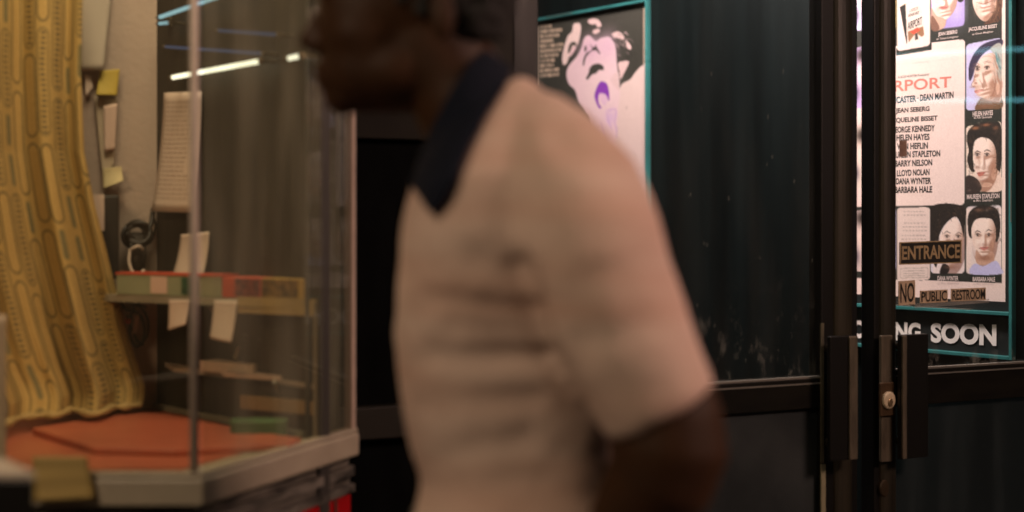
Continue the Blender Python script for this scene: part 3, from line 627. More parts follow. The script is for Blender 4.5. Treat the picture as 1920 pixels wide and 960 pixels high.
# signs stuck on the right door
def sign(name, label, corners, face, words, ink, rim=None):
    b = B(); pquad(b, DOOR, corners, .0034, .0050)
    fs = list(b.faces)
    mats = [face, ink]
    if rim:
        (x0, y0), (x1, y1), (x2, y2), (x3, y3) = corners; k = 2.2
        for quad in ([(x0, y0), (x1, y1), (x1, y1 + k), (x0, y0 + k)], [(x3, y3 - k), (x2, y2 - k), (x2, y2), (x3, y3)], [(x0, y0 + k), (x0 + k, y0 + k), (x3 + k, y3 - k), (x3, y3 - k)], [(x1 - k, y1 + k), (x1, y1 + k), (x2, y2 - k), (x2 - k, y2 - k)]):
            n0 = len(b.faces); pquad(b, DOOR, quad, .0051, .0056); b.faces.ensure_lookup_table()
            for f in b.faces[n0:]: f.material_index = 1
    for (s, bl, br, hl, hr, bd) in words: add_text(b, DOOR, s, bl, br, hl, .0057, hr, bd, 1)
    me = bpy.data.meshes.new(name); b.to_mesh(me); b.free()
    return tag(link(name, me, mats), label, 'sign')
gold = mat('gold_letters', (.36, .26, .14), .45, metal=.2, var=.3, vscale=60); goldt = mat('gold_tile', (.40, .30, .20), .5, var=.25, vscale=60)
blk = mat('sign_black', (.016, .014, .011), .4); 
sign('entrance_sign', 'black sign with gold ENTRANCE lettering on the right door', [(1684, 454), (1800, 450), (1799.5, 493), (1684, 496.5)], blk, [('ENTRANCE', (1688, 487.5), (1796.5, 484), 26, 26.5, .024)], gold, True)
sign('restroom_notice', 'pair of gold stickers spelling NO on the right door', [(1682, 527), (1713, 525), (1713, 570.5), (1682, 572.5)], goldt, [('NO', (1685, 568), (1711, 565.5), 37, 36, .012)], blk)
sign('restroom_notice', 'strip of gold stickers spelling PUBLIC on the right door', [(1722.5, 545), (1774, 542.5), (1774, 566), (1722.5, 568.5)], goldt, [('PUBLIC', (1724.5, 566), (1772, 563.5), 19, 19, .018)], blk)
sign('restroom_notice', 'strip of gold stickers spelling RESTROOM on the right door', [(1780.5, 541.5), (1845.5, 539), (1845.5, 562.5), (1780.5, 565)], goldt, [('RESTROOM', (1782.5, 563), (1843.5, 560.3), 19, 19, .018)], blk)
b = B(); pquad(b, DOOR, [(1713, 569), (1852, 560), (1852, 567), (1713, 578)], .0034, .0040)
tag(obj('clear_tape', b, glass_mat('tape', (.9, .9, .9), .12, (.5, .48, .44), 1.2, .1)), 'strip of clear tape under the stickers on the right door', 'tape')
b = B(); pquad(b, DOOR, [(1684.5, 264), (1698, 263), (1698, 293), (1684.5, 294)], .0034, .0042)
tag(obj('tape_scrap', b, mat('brown_tape', (.20, .12, .085), .6, var=.3, vscale=80)), 'small brown scrap of tape on the right door glass over the poster names', 'tape')

# frame of the doors and dark glazed side panel beyond the booth
a0 = dpt(962); q = DOOR.xy(a0 - .2)
t = empty('side_panel', (q.x, q.y, 0), 'dark glazed side panel with a brown post, between the ticket booth and the doors', 'side panel')
s = B(); pbox(s, DOOR, dpt(880), a0 - .002, 0, 2.6, -.05, .03); obj('post', s, M['post_brown'], t, bevel=.003)
s = B(); pbox(s, DOOR, dpt(668), dpt(880), z_rail(680, 258), 2.6, -.02, .02); obj('transom_panel', s, mat('transom_brown', (.013, .011, .008), .7, spec=.1, var=.4, vscale=4), t)
s = B(); pbox(s, DOOR, dpt(560), dpt(880), z_rail(680, 824), z_rail(680, 764), -.03, .03); obj('rail', s, mat('rail_brown', (.018, .0155, .0105), .6, spec=.2, var=.4, vscale=6), t, bevel=.002)
s = B(); pbox(s, DOOR, dpt(600), dpt(880), z_rail(680, 764), z_rail(680, 258), -.006, -.002); obj('dark_pane', s, M['black'], t)
s = B(); pbox(s, DOOR, dpt(560), dpt(880), 0, z_rail(680, 824), -.006, -.002); obj('lower_panel', s, M['black'], t)
s = B(); pbox(s, DOOR, dpt(560), dpt(2005) + .5, DZ + .008, 2.75, -.06, .06); tag(obj('door_lintel', s, M['bronze_dark']), 'dark bronze lintel over the entrance doors', 'lintel')
s = B(); pbox(s, DOOR, dpt(2005) + .006, dpt(2005) + .5, 0, DZ + .005, -.06, .06); tag(obj('door_jamb', s, M['bronze_dark']), 'dark bronze jamb beside the right entrance door', 'door jamb')

# ------------------------------------------------------------------ ticket booth
TOPZ = 2.38; zc = .94
z_ledge0, z_ledge1 = .899, .938
far = GR.s_at(662)                                     # far end of the right-hand glass
farp = GR.xy(far); gx = -1.6                           # left end of the front glass
tb = empty('ticket_booth', (-.9, 2.3, 0), 'glazed box office with pale ledge, slim mullions and a red base', 'ticket booth')
def band(bm, o0, o1, z0, z1, far_=None):
    """board following both glass faces, o = distance out of the glass; a mitred corner"""
    e = far if far_ is None else far_
    def corner(o):        # where the two offset lines meet
        p = GL.xy(0, o); t_ = (p.y - GR.xy(0, o).y) / GR.u.y
        return GR.xy(t_, o)
    prism(bm, [Vector((gx, GL.o.y - o0)), corner(o0), GR.xy(e, o0), GR.xy(e, o1), corner(o1), Vector((gx, GL.o.y - o1))], z0, z1)
b = B(); band(b, -.055, .014, z_ledge0, z_ledge1, far - .002); obj('ledge', b, M['ledge'], tb, bevel=.004)
b = B(); band(b, -.012, .010, z_ledge1 + .0005, z_ledge1 + .007, far); obj('glazing_sill', b, M['ledge'], tb, bevel=.002)
b = B(); band(b, -.05, -.008, .881, z_ledge0 - .001); band(b, -.05, .003, .864, .8805); band(b, -.05, -.006, .8505, .8635); band(b, -.05, .006, .837, .850, far - .004)
obj('cornice', b, mat('black_marble', (.018, .016, .013), .5, var=.9, vscale=13, stretch=(1, 1, 3.5), bump=.4, bscale=30, col2=(.17, .15, .12)), tb)
b = B(); band(b, -.06, -.002, .05, .836, far - .006); red = obj('base_panel', b, mat('red_enamel', (.36, .004, .006), .35, var=.25, vscale=6), tb)
for px in (628, 560, 470):
    b = B(); sx = GR.s_at(px); pbox(b, GR, sx, sx + .006, .05, .832, -.0016, .001)
    obj('panel_strip', b, M['worn_metal'], red)
b = B(); band(b, -.07, .000, 0, .049, far - .004); obj('plinth', b, M['black'], tb)
Gb = glass_mat('booth_glass', (.95, .95, .87), .055, (.40, .39, .28), .6, .15)  # dirt film that also stands in for reflection haze on the glass
b = B(); pbox(b, GR, .012, far - .014, z_ledge1 + .0075, TOPZ, -.002, .002); obj('glass_pane', b, Gb, tb)
b = B(); pbox(b, GL, -1.1, -.012, z_ledge1 + .0075, TOPZ, -.002, .002)
obj('glass_pane', b, glass_mat('booth_glass_front', (.97, .95, .88), .012, (.42, .36, .25), 1.0, .03), tb)
def mullion(p, px_w, d, m=M['post']):
    b = B(); tube(b, [(p.x, p.y, z_ledge1 + .001), (p.x, p.y, TOPZ)], px_w / F * d / 2, 14); return obj('mullion', b, m, tb, True)
mullion(Vector((-.441 - .006, 2.0)), 17, 2.0, mat('grey_mullion', (.58, .49, .40), .45, var=.2, vscale=10))
b = B(); pbox(b, GR, far - .011, far + .003, z_ledge0 - .003, TOPZ, -.012, .005); obj('corner_post', b, M['post'], tb, bevel=.003)
# inner walls, counter, roof
b = B(); pbox(b, PART, 0, PART.s_at(599.5), .7, TOPZ, -.02, 0)
obj('partition', b, M['dark_wood'], tb)
b = B(); pbox(b, PINK, -1.2, -.001, .7, TOPZ, -.02, 0); obj('plaster_wall', b, M['plaster'], tb)
b = B(); pbox(b, PART, 0.004, .50, zc + .0005, zc + .010, .0035, .012); obj('skirting', b, mat('skirting_grey', (.20, .18, .13), .6, var=.3, vscale=12), tb)
pe = PART.xy(PART.s_at(600)); s600 = GR.s_at(600)
b = B(); pbox(b, GR, s600 + .004, far - .004, zc, TOPZ, -.030, -.022)
for px in (612, 622, 636, 646): pbox(b, GR, GR.s_at(px), GR.s_at(px) + .004, zc + .01, TOPZ, -.0217, -.019)
obj('end_panel', b, mat('end_panel_wood', (.034, .030, .020), .6, var=.7, vscale=5, stretch=(10, 10, .6)), tb)
b = B(); prism(b, [(gx, 1.93), (-.445, 1.93), (farp.x + .02, farp.y), (farp.x - .05, farp.y + .35), (gx, 3.0)], TOPZ + .001, TOPZ + .12); obj('roof', b, M['bronze_dark'], tb)
ci = GR.xy(s600 - .01, -.058); c0 = Vector((-.475, 2.0 + .057))
b = B(); prism(b, [(gx, 2.057), (c0.x, c0.y), (ci.x, ci.y), (CORNER.x + .003, CORNER.y - .006), (gx, 2.42)], zc - .03, zc)
obj('counter', b, M['counter'], tb)
def on_counter(px, py, z=zc):
    d = (CAMZ - z) * F / (py - HY); return PX(px, d)
z2 = zc + .011
b = B(); prism(b, [on_counter(*p, z2) for p in ((60, 802), (176, 839), (330, 843), (545, 829), (565, 821), (425, 800), (310, 775), (250, 772))], zc + .0005, z2)
tag(obj('desk_board', b, mat('red_board', (.40, .102, .054), .4, var=.2, vscale=7), bevel=.002), 'thick red board lying on the booth counter below the curtain', 'board')
b = B(); pc = on_counter(215, 845); prism(b, [pc + Vector((.032 * math.cos(a), .010 * math.sin(a))) for a in [i * math.pi / 10 for i in range(20)]], zc + .0005, zc + .006)
prism(b, [pc + Vector((.05 + .055 * math.cos(a), .004 + .007 * math.sin(a))) for a in [i * math.pi / 8 for i in range(16)]], zc + .0005, zc + .003)
tag(obj('coin_tray', b, mat('dull_steel', (.30, .28, .24), .4, metal=.6, var=.5, vscale=60)), 'flat dull metal coin tray on the red counter', 'tray')
# shelves and brackets (fixed to the partition)
F1, F2 = PX(203, 2.56), PX(598, 2.335); zs = 1.166
b1 = PART.xy(PART.s_at(598) - .005, .001); b0 = PART.xy(.004, .001)
b = B(); prism(b, [F1, F2, b1, b0, PINK.xy(-.14, .001)], zs - .013, zs); sh1 = obj('shelf', b, mat('shelf_board', (.27, .235, .17), .6, var=.25, vscale=9), tb)
b = B(); e1, e2 = PX(450, 2.42), F2; n_ = Vector((e2 - e1)).normalized(); nn = Vector((n_.y, -n_.x))
prism(b, [e1 + nn * .001, e2 + nn * .001, e2 + nn * .006, e1 + nn * .006], zs - .024, zs + .003); obj('shelf_edge', b, mat('yellow_lip', (.36, .25, .10), .6, var=.3, vscale=20), sh1)
L1, L2 = PX(325, 2.60), PX(597, 2.36); zl = CAMZ - (706 - HY) / F * 2.45
l0, l1 = PART.xy(.03, .001), PART.xy(PART.s_at(596) - .005, .001)
b = B(); prism(b, [L1, L2, l1, l0], zl - .008, zl); obj('lower_shelf', b, mat('pale_shelf', (.33, .25, .19), .6, var=.25, vscale=9), tb)
b = B(); BT = Plane(PX(450, 2.462), PX(590, 2.332) - PX(450, 2.462)); pquad(b, BT, [(450, 741), (592, 754), (592, 779), (450, 766)], -.010, 0); obj('brown_batten', b, mat('brown_batten', (.25, .15, .065), .6, var=.3, vscale=10, stretch=(6, 6, 1)), tb)
for x0, y0, x1, y1 in ((382, 560, 424, 612), (514, 565, 578, 625), (515, 715, 528, 745)):
    d0, d1 = 2.50, 2.56
    if x0 > 500: d0, d1 = 2.38, 2.43
    b = B(); tube(b, [P(x0, y0, d0), P(x1, y1, d1)], .0032, 8)
    obj('bracket', b, mat('bracket_grey', (.24, .21, .16), .5, metal=.3), tb)
b = B(); p = PART.xy(PART.s_at(597) - .004, .004); tube(b, [(p.x, p.y, zc), (p.x, p.y, zs)], .003, 8); obj('upright', b, mat('upright_cream', (.16, .13, .085), .6), tb)

# things on the shelves and counter
def shelf_box(name, label, cat, px0, px1, d0, d1, z, h, depth, m, group=None, lid=None, bands=()):
    a, c = PX(px0, d0), PX(px1, d1); pl = Plane(a, c - a); ln = (c - a).length
    b = B(); pbox(b, pl, 0, ln, z + .0005, z + h, -depth, 0); o = obj(name, b, m, bevel=.0015); tag(o, label, cat, group)
    if lid:
        b = B(); pbox(b, pl, -.001, ln + .001, z + h + .0003, z + h + .004, -depth - .001, .001); obj('lid', b, lid, o)
    for (u0, u1, mm) in bands:
        b = B(); pbox(b, pl, ln * u0, ln * u1, z + .004, z + h - .002, .0003, .0012); obj('label_patch', b, mm, o)
    return o
grn = mat('pale_green_card', (.26, .28, .17), .7, var=.15, vscale=14); rdl = mat('red_card', (.50, .075, .035), .6, var=.2, vscale=14); pkl = mat('pink_label', (.60, .42, .34), .7)
dgn = mat('dark_green_ink', (.035, .10, .05), .7, var=.5, vscale=60); ylw = mat('ochre_card', (.40, .24, .055), .65, var=.2, vscale=14)
shelf_box('flat_box', 'long pale green flat box with a pink label on the upper booth shelf', 'box', 218, 372, 2.548, 2.467, zs, .036, .045, grn, 'flat boxes on the booth shelf', rdl, ((.43, .63, pkl), (.80, .94, dgn)))
shelf_box('flat_box', 'short grey-green flat box in the middle of the upper booth shelf', 'box', 373, 415, 2.466, 2.442, zs, .036, .045, mat('grey_green_card', (.26, .25, .15), .7, var=.25, vscale=20), 'flat boxes on the booth shelf', rdl)
shelf_box('flat_box', 'red flat box with dark print on the upper booth shelf', 'box', 416, 490, 2.441, 2.40, zs, .036, .05, rdl, 'flat boxes on the booth shelf', None, ((.34, .97, mat('dark_red_print', (.20, .03, .02), .6, var=.8, vscale=90)),))
shelf_box('flat_box', 'ochre flat box at the right end of the upper booth shelf', 'box', 491, 571, 2.399, 2.356, zs, .036, .05, ylw, 'flat boxes on the booth shelf', None, ((.0, .85, mat('brown_print', (.20, .11, .03), .6, var=.8, vscale=90)),))
bk = shelf_box('ledger', 'white closed book lying on the lower booth shelf', 'book', 374, 474, 2.53, 2.455, zl, .020, .07, mat('book_cloth', (.48, .36, .28), .7, var=.15, vscale=20))
shelf_box('paper_stack', 'flat stack of pinkish paper at the edge of the lower booth shelf', 'paper stack', 415, 527, 2.478, 2.405, zl - .004, .010, .04, mat('stack_paper', (.46, .33, .26), .7, var=.2, vscale=30))
b = B(); tube(b, [P(441, 672, 2.50), P(459, 628, 2.52)], .0035, 8); tag(obj('pencil', b, mat('pale_wood', (.50, .42, .30), .6)), 'pale stick standing on the white book in the booth', 'stick')
b = B(); ball(b, P(466, 650, 2.52), .005, sub=2); tag(obj('thumbtack', b, mat('pale_knob', (.42, .38, .28), .5), smooth=True), 'small pale knob beside the stick in the booth', 'knob')
# green tin with rounded corners
b = B(); c = on_counter(483, 824); pts = []
for k in range(32):
    a = 2 * math.pi * k / 32; ca, sa = math.cos(a), math.sin(a)
    pts.append(c + Vector((.046 * math.copysign(abs(ca) ** .55, ca), .012 + .024 * math.copysign(abs(sa) ** .55, sa))))
prism(b, pts, zc + .0008, zc + .024); tin = obj('green_tin', b, mat('green_tin', (.035, .085, .030), .5, var=.3, vscale=30)); tag(tin, 'small green rounded tin on the red counter by the glass', 'tin')
b = B(); prism(b, [c + (p - c) * 1.02 for p in pts], zc + .0243, zc + .031); obj('lid', b, mat('green_lid', (.055, .125, .045), .5, var=.3, vscale=30), tin, bevel=.0015)

# sheets of paper: a thin curling sheet between four photo corners
def sheet(name, label, pl, c, m, off=.004, curl=.006, group=None, lines=0, cat='paper'):
    nx, ny = 8, 14; st = [pl.hit(*q) for q in c]      # tl tr br bl
    def at(u, v, o):
        s = (st[0][0] * (1 - u) + st[1][0] * u) * (1 - v) + (st[3][0] * (1 - u) + st[2][0] * u) * v
        z = (st[0][1] * (1 - u) + st[1][1] * u) * (1 - v) + (st[3][1] * (1 - u) + st[2][1] * u) * v
        return pl.pt(s, z, off + curl * v * v * (1 + .6 * math.sin(3 * u + len(label))) + o)
    b = B(); F_, K_ = [], []
    for j in range(ny + 1):
        F_.append([b.verts.new(at(i / nx, j / ny, .0004)) for i in range(nx + 1)]); K_.append([b.verts.new(at(i / nx, j / ny, -.0004)) for i in range(nx + 1)])
    for j in range(ny):
        for i in range(nx):
            b.faces.new((F_[j][i], F_[j + 1][i], F_[j + 1][i + 1], F_[j][i + 1])); b.faces.new((K_[j][i], K_[j][i + 1], K_[j + 1][i + 1], K_[j + 1][i]))
    for j in range(ny): 
        b.faces.new((F_[j][0], K_[j][0], K_[j + 1][0], F_[j + 1][0])); b.faces.new((F_[j][nx], F_[j + 1][nx], K_[j + 1][nx], K_[j][nx]))
    for i in range(nx):
        b.faces.new((F_[0][i], F_[0][i + 1], K_[0][i + 1], K_[0][i])); b.faces.new((F_[ny][i], K_[ny][i], K_[ny][i + 1], F_[ny][i + 1]))
    mats = [m]
    if lines:
        mats.append(mat('faded_ink', (.36, .27, .22), .8)); bmesh.ops.recalc_face_normals(b, faces=b.faces)
        for k in range(lines):
            v0 = .08 + .84 * k / lines; u = .08; e = random.uniform(.6, .92)
            while u < e:
                d = random.uniform(.03, .12); q = [b.verts.new(at(uu, vv, .0009)) for uu, vv in ((u, v0), (u, v0 + .010), (u + d, v0 + .010), (u + d, v0))]
                f = b.faces.new(q); f.material_index = 1; u += d + .03
    me = bpy.data.meshes.new(name); b.to_mesh(me); b.free()
    return tag(link(name, me, mats, None, True), label, cat, group)
G_P = 'papers pinned up in the booth'
sheet('paper_sheet', 'long typed sheet pinned on the dark booth partition behind the mullion', PART, [(313, 174), (383, 172), (379, 399), (305, 396)], M['paper'], .006, .012, G_P, 22)
sheet('paper_sheet', 'short pale sheet propped on the boxes just right of the mullion', PART, [(350, 440), (403, 434), (401, 516), (344, 516)], M['paper'], .012, .01, G_P)
SE = Plane(F1, F2 - F1)
sheet('paper_slip', 'slanted white slip hanging under the upper booth shelf, left of the mullion', SE, [(319, 562), (356, 562), (354, 608), (320, 619)], M['paper'], .003, .004, G_P)
sheet('paper_slip', 'longer white slip hanging under the upper booth shelf, right of the mullion', SE, [(404, 563), (447, 563), (441, 642), (399, 633)], M['paper'], .003, .006, G_P)
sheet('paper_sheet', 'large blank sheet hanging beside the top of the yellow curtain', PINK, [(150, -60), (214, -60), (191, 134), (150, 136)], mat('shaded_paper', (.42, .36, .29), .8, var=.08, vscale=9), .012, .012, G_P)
sheet('sticky_note', 'yellow sticky note on the plaster wall of the booth', PINK, [(186, 134), (223, 131), (217, 181), (178, 180)], mat('yellow_note', (.46, .34, .05), .7, var=.1), .016, .008, G_P)
sheet('paper_slip', 'long cream slip hanging below the yellow sticky note', PINK, [(176, 180), (218, 182), (212, 312), (192, 340)], mat('cream_slip', (.44, .36, .26), .8, var=.12), .010, .006, G_P)
sheet('paper_slip', 'small pink slip stuck over the long cream slip', PINK, [(193, 200), (218, 195), (213, 282), (194, 285)], mat('pink_slip', (.52, .38, .31), .8), .019, .003, G_P)
sheet('paper_slip', 'curled yellowish slip at the bottom of the pinned papers', PINK, [(191, 316), (226, 313), (228, 339), (192, 355)], mat('yellow_slip', (.50, .42, .23), .8), .018, .010, G_P)
sheet('paper_sheet', 'pale curved sheet against the plaster wall below the shelf', PINK, [(205, 575), (246, 582), (247, 660), (225, 720)], mat('wall_paper_sheet', (.46, .37, .30), .8), .008, .008, G_P)
sheet('paper_scrap', 'torn white scrap beside the edge of the yellow curtain', PINK, [(158, 140), (170, 145), (172, 166), (160, 182)], M['paper'], .012, .006, G_P)
# black speaker box on the wall
b = B(); c = [(172, 368), (216, 366), (216, 520), (172, 520)]; pquad(b, PINK, c, .005, .075); sp = obj('wall_speaker', b, mat('speaker_black', (.022, .019, .015), .6, var=.3, vscale=20), bevel=.004)
tag(sp, 'black upright speaker box on the booth wall beside the curtain', 'speaker')
b = B(); pquad(b, PINK, [(168, 366), (188, 366), (188, 432), (176, 432)], .0755, .080); obj('pale_strip', b, M['paper'], sp)
# black cord bundle with a white tie, and a loop of cable below the shelf
b = B(); c0 = PINK.at(252, 436, .03); u3 = Vector((PINK.u.x, PINK.u.y, 0)); n3 = Vector((PINK.n.x, PINK.n.y, 0)); Z = Vector((0, 0, 1)); sc = 2.65 / F
for k in range(7):
    a0_ = random.uniform(0, 6); rx, rz = random.uniform(17, 27) * sc, random.uniform(14, 24) * sc; oc = c0 + u3 * random.uniform(-5, 5) * sc + Z * random.uniform(-6, 6) * sc + n3 * random.uniform(-.006, .008)
    tube(b, [oc + u3 * rx * math.cos(a0_ + t_ * .33) + Z * rz * math.sin(a0_ + t_ * .33) + n3 * .006 * math.sin(t_ * .5 + k) for t_ in range(19)], .0042, 8)
tube(b, smooth_path([PINK.at(262, 450, .03), PINK.at(278, 425, .03), PINK.at(286, 388, .012)]), [.0048] * 12 + [.002], 8)
tube(b, smooth_path([PINK.at(258, 448, .03), PINK.at(278, 455, .02), PINK.at(291, 425, .008), PINK.at(284, 405, .008)]), .0026, 8)
cb = PINK.at(254, 483, .028); tube(b, [cb + Z * .022, cb, cb - Z * .022], [.011, .016, .012], 14)
for k in range(5): tube(b, smooth_path([c0 + u3 * (k - 2) * .004, cb + u3 * (k - 2) * .006 + n3 * .012 + Z * .01, cb + u3 * (k - 2) * .005 - Z * .026]), .004, 8)
co = obj('cord_bundle', b, mat('black_rubber', (.016, .013, .010), .5), smooth=True); tag(co, 'bundle of black cord hanging on the plaster wall above the shelf', 'cord')
b = B(); tube(b, smooth_path([PINK.at(241, 467, .04), PINK.at(253, 461, .052), PINK.at(264, 467, .04)]), .003, 8); tube(b, smooth_path([PINK.at(240, 467, .04), PINK.at(237, 488, .045), PINK.at(243, 508, .05), PINK.at(256, 511, .052), PINK.at(265, 505, .044)]), .003, 8); obj('white_tie', b, M['paper'], co, True)
b = B()
for pts in ([(225, 563), (236, 580), (262, 590), (270, 620), (262, 648), (246, 640), (240, 612), (248, 580), (262, 566)], [(232, 566), (262, 575), (276, 600), (272, 630), (255, 652)], [(228, 575), (244, 584), (256, 570), (272, 575)], [(236, 590), (246, 620), (258, 640), (268, 646)]):
    tube(b, smooth_path([PINK.at(x, y, .014 + .01 * math.sin(x)) for x, y in pts]), .0022, 7)
cl = obj('cable_loop', b, mat('black_cable', (.020, .016, .012), .5), smooth=True); tag(cl, 'loose loops of thin black cable under the upper booth shelf', 'cable')
b = B(); pquad(b, PINK, [(249, 592), (257, 588), (253, 622), (245, 624)], .026, .034); obj('plug', b, M['paper'], cl)
b = B(); ball(b, PINK.at(237, 600, .03), .006, sub=2); obj('red_button', b, rdl, cl, True)

# ------------------------------------------------------------------ curtain: pleated cloth printed with long capsules
def capsule_d(x, y, cx, y0, y1, r):
    yy = np.clip(y, y0 + r, y1 - r); return np.hypot(x - cx, y - yy) - r
nx, ny = 300, 420
U, V = np.meshgrid(np.linspace(0, 1, nx), np.linspace(0, 1, ny))
px_y = lambda v: -120 + v * 920
base = np.array([160., 134, 76]); colr = np.zeros((ny, nx, 3)); colr[:] = base
X = U * 400.; Y = px_y(V)
cl_rng = random.Random(9)
for cxi in range(11):
    cx = 14 + cxi * 38 + cl_rng.uniform(-3, 3); y = -160 - cl_rng.uniform(0, 160)
    while y < 820:
        kind = cl_rng.choice('ABABCA'); L_ = {'A': cl_rng.uniform(150, 230), 'B': cl_rng.uniform(130, 220), 'C': cl_rng.uniform(50, 70)}[kind]
        r = {'A': 15.5, 'B': 15., 'C': 7.}[kind]; d = capsule_d(X, Y, cx, y, y + L_, r)
        if kind == 'A':
            k = d < 0; colr[k] = colr[k] * .7 + np.array([172, 143, 84.]) * .3
            e = np.exp(-((d + 1) / 1.8) ** 2)[..., None]; colr[:] = colr * (1 - .9 * e) + np.array([60, 54, 30.]) * .9 * e
        elif kind == 'B':
            e = np.exp(-((d + 1) / 1.7) ** 2)[..., None]; colr[:] = colr * (1 - .85 * e) + np.array([84, 74, 44.]) * .85 * e
            k = ((d < -4) & (np.abs(X - cx) < 8)) * np.clip(.5 + 1.2 * np.sin(Y * .62), 0, 1) * (np.abs(X - cx + 2 * np.sin(Y / 17)) < 7)
            colr[:] = colr * (1 - .9 * k[..., None]) + np.array([84, 74, 46.]) * .9 * k[..., None]
        else:
            k = np.clip(.5 - d / 3, 0, 1)[..., None] * .8; colr[:] = colr * (1 - k) + np.array([96, 92, 62.]) * k
            d2 = capsule_d(X, Y, cx + 1, y - 8, y + L_ + 8, 12.)
        y += L_ + cl_rng.uniform(10, 16)
lum = rng.normal(0, 5, (ny, nx, 1)); colr = np.clip(colr + lum, 0, 255)
yr = np.array([-120, 0, 150, 300, 400, 500, 640, 720, 770, 800]); xr = np.array([158, 158, 155, 161, 180, 204, 236, 260, 277, 280]); xl = np.array([-110, -100, -96, -88, -78, -66, -30, -4, 20, 26])
def fold(u, v): return .5 * np.sin(u * 19 + .7 + 1.2 * v) + .06 * np.sin(u * 41 - 2 * v + 1) + .4 * np.sin(u * 8 + 2.2 * v) + .25 * np.sin(u * 27 + 3.5 * v * v) * v
co = np.zeros((ny, nx, 3))
for j in range(ny):
    v = V[j, 0]; y = px_y(v)
    x0_, x1_ = np.interp(y, yr, xl), np.interp(y, yr, xr)
    u = U[j]; px = x0_ + (x1_ - x0_) * (u + .012 * np.sin(u * 15 + 2 + v))
    d = 2.40 + .22 * u * (.75 + .25 * v) - .042 * fold(u, np.full_like(u, v)) * (.6 + .6 * v)
    zt = CAMZ + (HY - y) / F * 2.5
    hemz = zc + .024
    z = np.interp(v, [0, .9, 1], [CAMZ + (HY + 120) / F * 2.5, 1.02, hemz]) if False else None
    ztop = CAMZ + (HY + 120) / F * 2.55
    z = ztop + (hemz - ztop) * v + np.zeros_like(u)
    z = np.maximum(z, hemz)
    co[j, :, 0] = (px - CX) / F * d; co[j, :, 1] = d; co[j, :, 2] = z
    if v > .93:
        k = (v - .93) / .07; co[j, :, 1] -= .035 * k * k
ct = grid_object('curtain', co.reshape(-1, 3), nx, ny, srgb(colr).reshape(-1, 3), mat('printed_cloth', attr='Col', rough=.85, bump=.25, bscale=350), None, None, True)
sd = ct.modifiers.new('s', 'SOLIDIFY'); sd.thickness = .0015
tag(ct, 'pleated yellow curtain printed with olive capsules, hanging inside the booth', 'curtain')
b = B(); hp = [Vector(co[-1, i]) + Vector((0, -.004, .001)) for i in range(0, nx, 6)]; tube(b, hp, [.006 + .0015 * math.sin(i * .9) for i in range(len(hp))], 9); obj('hem', b, mat('cream_hem', (.40, .29, .11), .85, var=.2, vscale=30, bump=.3), ct, True)

# yellow card over the ledge and a white card on the glass, black stand at the corner of the picture
CARD = Plane((-.441, 1.976), (1, 0))
sheet('ticket_card', 'yellow banded card taped over the front ledge of the booth', CARD, [(62, 856), (164, 856), (178, 934), (66, 940)], mat('yellow_card', (.42, .29, .09), .7, var=.35, vscale=5, stretch=(.5, .5, 14)), .002, .002, cat='card')
sheet('paper_sheet', 'narrow white card standing inside the booth glass at the far left', Plane((-.441, 2.03), (1, 0)), [(-40, 592), (11, 590), (12, 866), (-40, 866)], mat('white_card', (.40, .33, .27), .7), .0, .002, cat='card')
st = empty('queue_stand', (-.6, 1.52, 0), 'black stand with a pale top in front of the booth', 'stand')
fr0, fr1, bk0, bk1 = PX(-90, 1.5), PX(66, 1.5), PX(2, 1.60), PX(-90, 1.64); zt = CAMZ - (890 - HY) / F * 1.5
b = B(); prism(b, [fr0, fr1, bk0, bk1], 0, zt - .004); obj('cabinet', b, M['bronze_dark'], st, bevel=.003)
b = B(); prism(b, [fr0, fr1, bk0, bk1], zt - .0035, zt + .002); obj('top', b, mat('pale_stone', (.40, .34, .27), .45, var=.2, vscale=10), st)

# ------------------------------------------------------------------ added glowing tubes on the booth partition, standing for reflections in its glass
def glint(label, a, c, r, col, st_, ends=True):
    a, c = PART.at(*a, .03), PART.at(*c, .03); t = empty('fluorescent_glint', (a + c) / 2, label, 'fluorescent lamp', 'added tubes standing for reflections in the booth glass')
    b = B(); tube(b, [a, c], r, 12); obj('tube', b, emit_mat('glint_glow', col, st_), t, True)
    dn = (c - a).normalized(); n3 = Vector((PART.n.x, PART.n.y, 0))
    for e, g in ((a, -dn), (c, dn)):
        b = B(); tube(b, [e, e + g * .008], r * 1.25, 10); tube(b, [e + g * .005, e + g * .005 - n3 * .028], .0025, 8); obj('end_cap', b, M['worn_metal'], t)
glint('added warm white tube, standing for the lowest long reflection in the booth glass', (352, 147), (516, 117), .0042, (1, .95, .74), 2.0)
glint('added short warm white tube, standing for a reflection right of the long one', (571, 112), (592, 107), .004, (1, .95, .78), 1.8)
glint('added pale blue tube, standing for a glass reflection at the top edge of the picture', (327, 35), (470, -14), .0035, (.42, .72, .85), .8)
glint('added short pale blue tube, standing for a glass reflection beside the mullion', (326, 47), (345, 45), .003, (.42, .72, .85), .7)
glint('added faint violet blue tube, standing for a reflection between the white and the pale blue one', (338, 90), (520, 103), .0025, (.30, .34, .55), .22)
glint('added faint blue tube, standing for a short reflection alone to the right in the booth glass', (438, 60), (548, 68), .0025, (.30, .34, .55), .2)

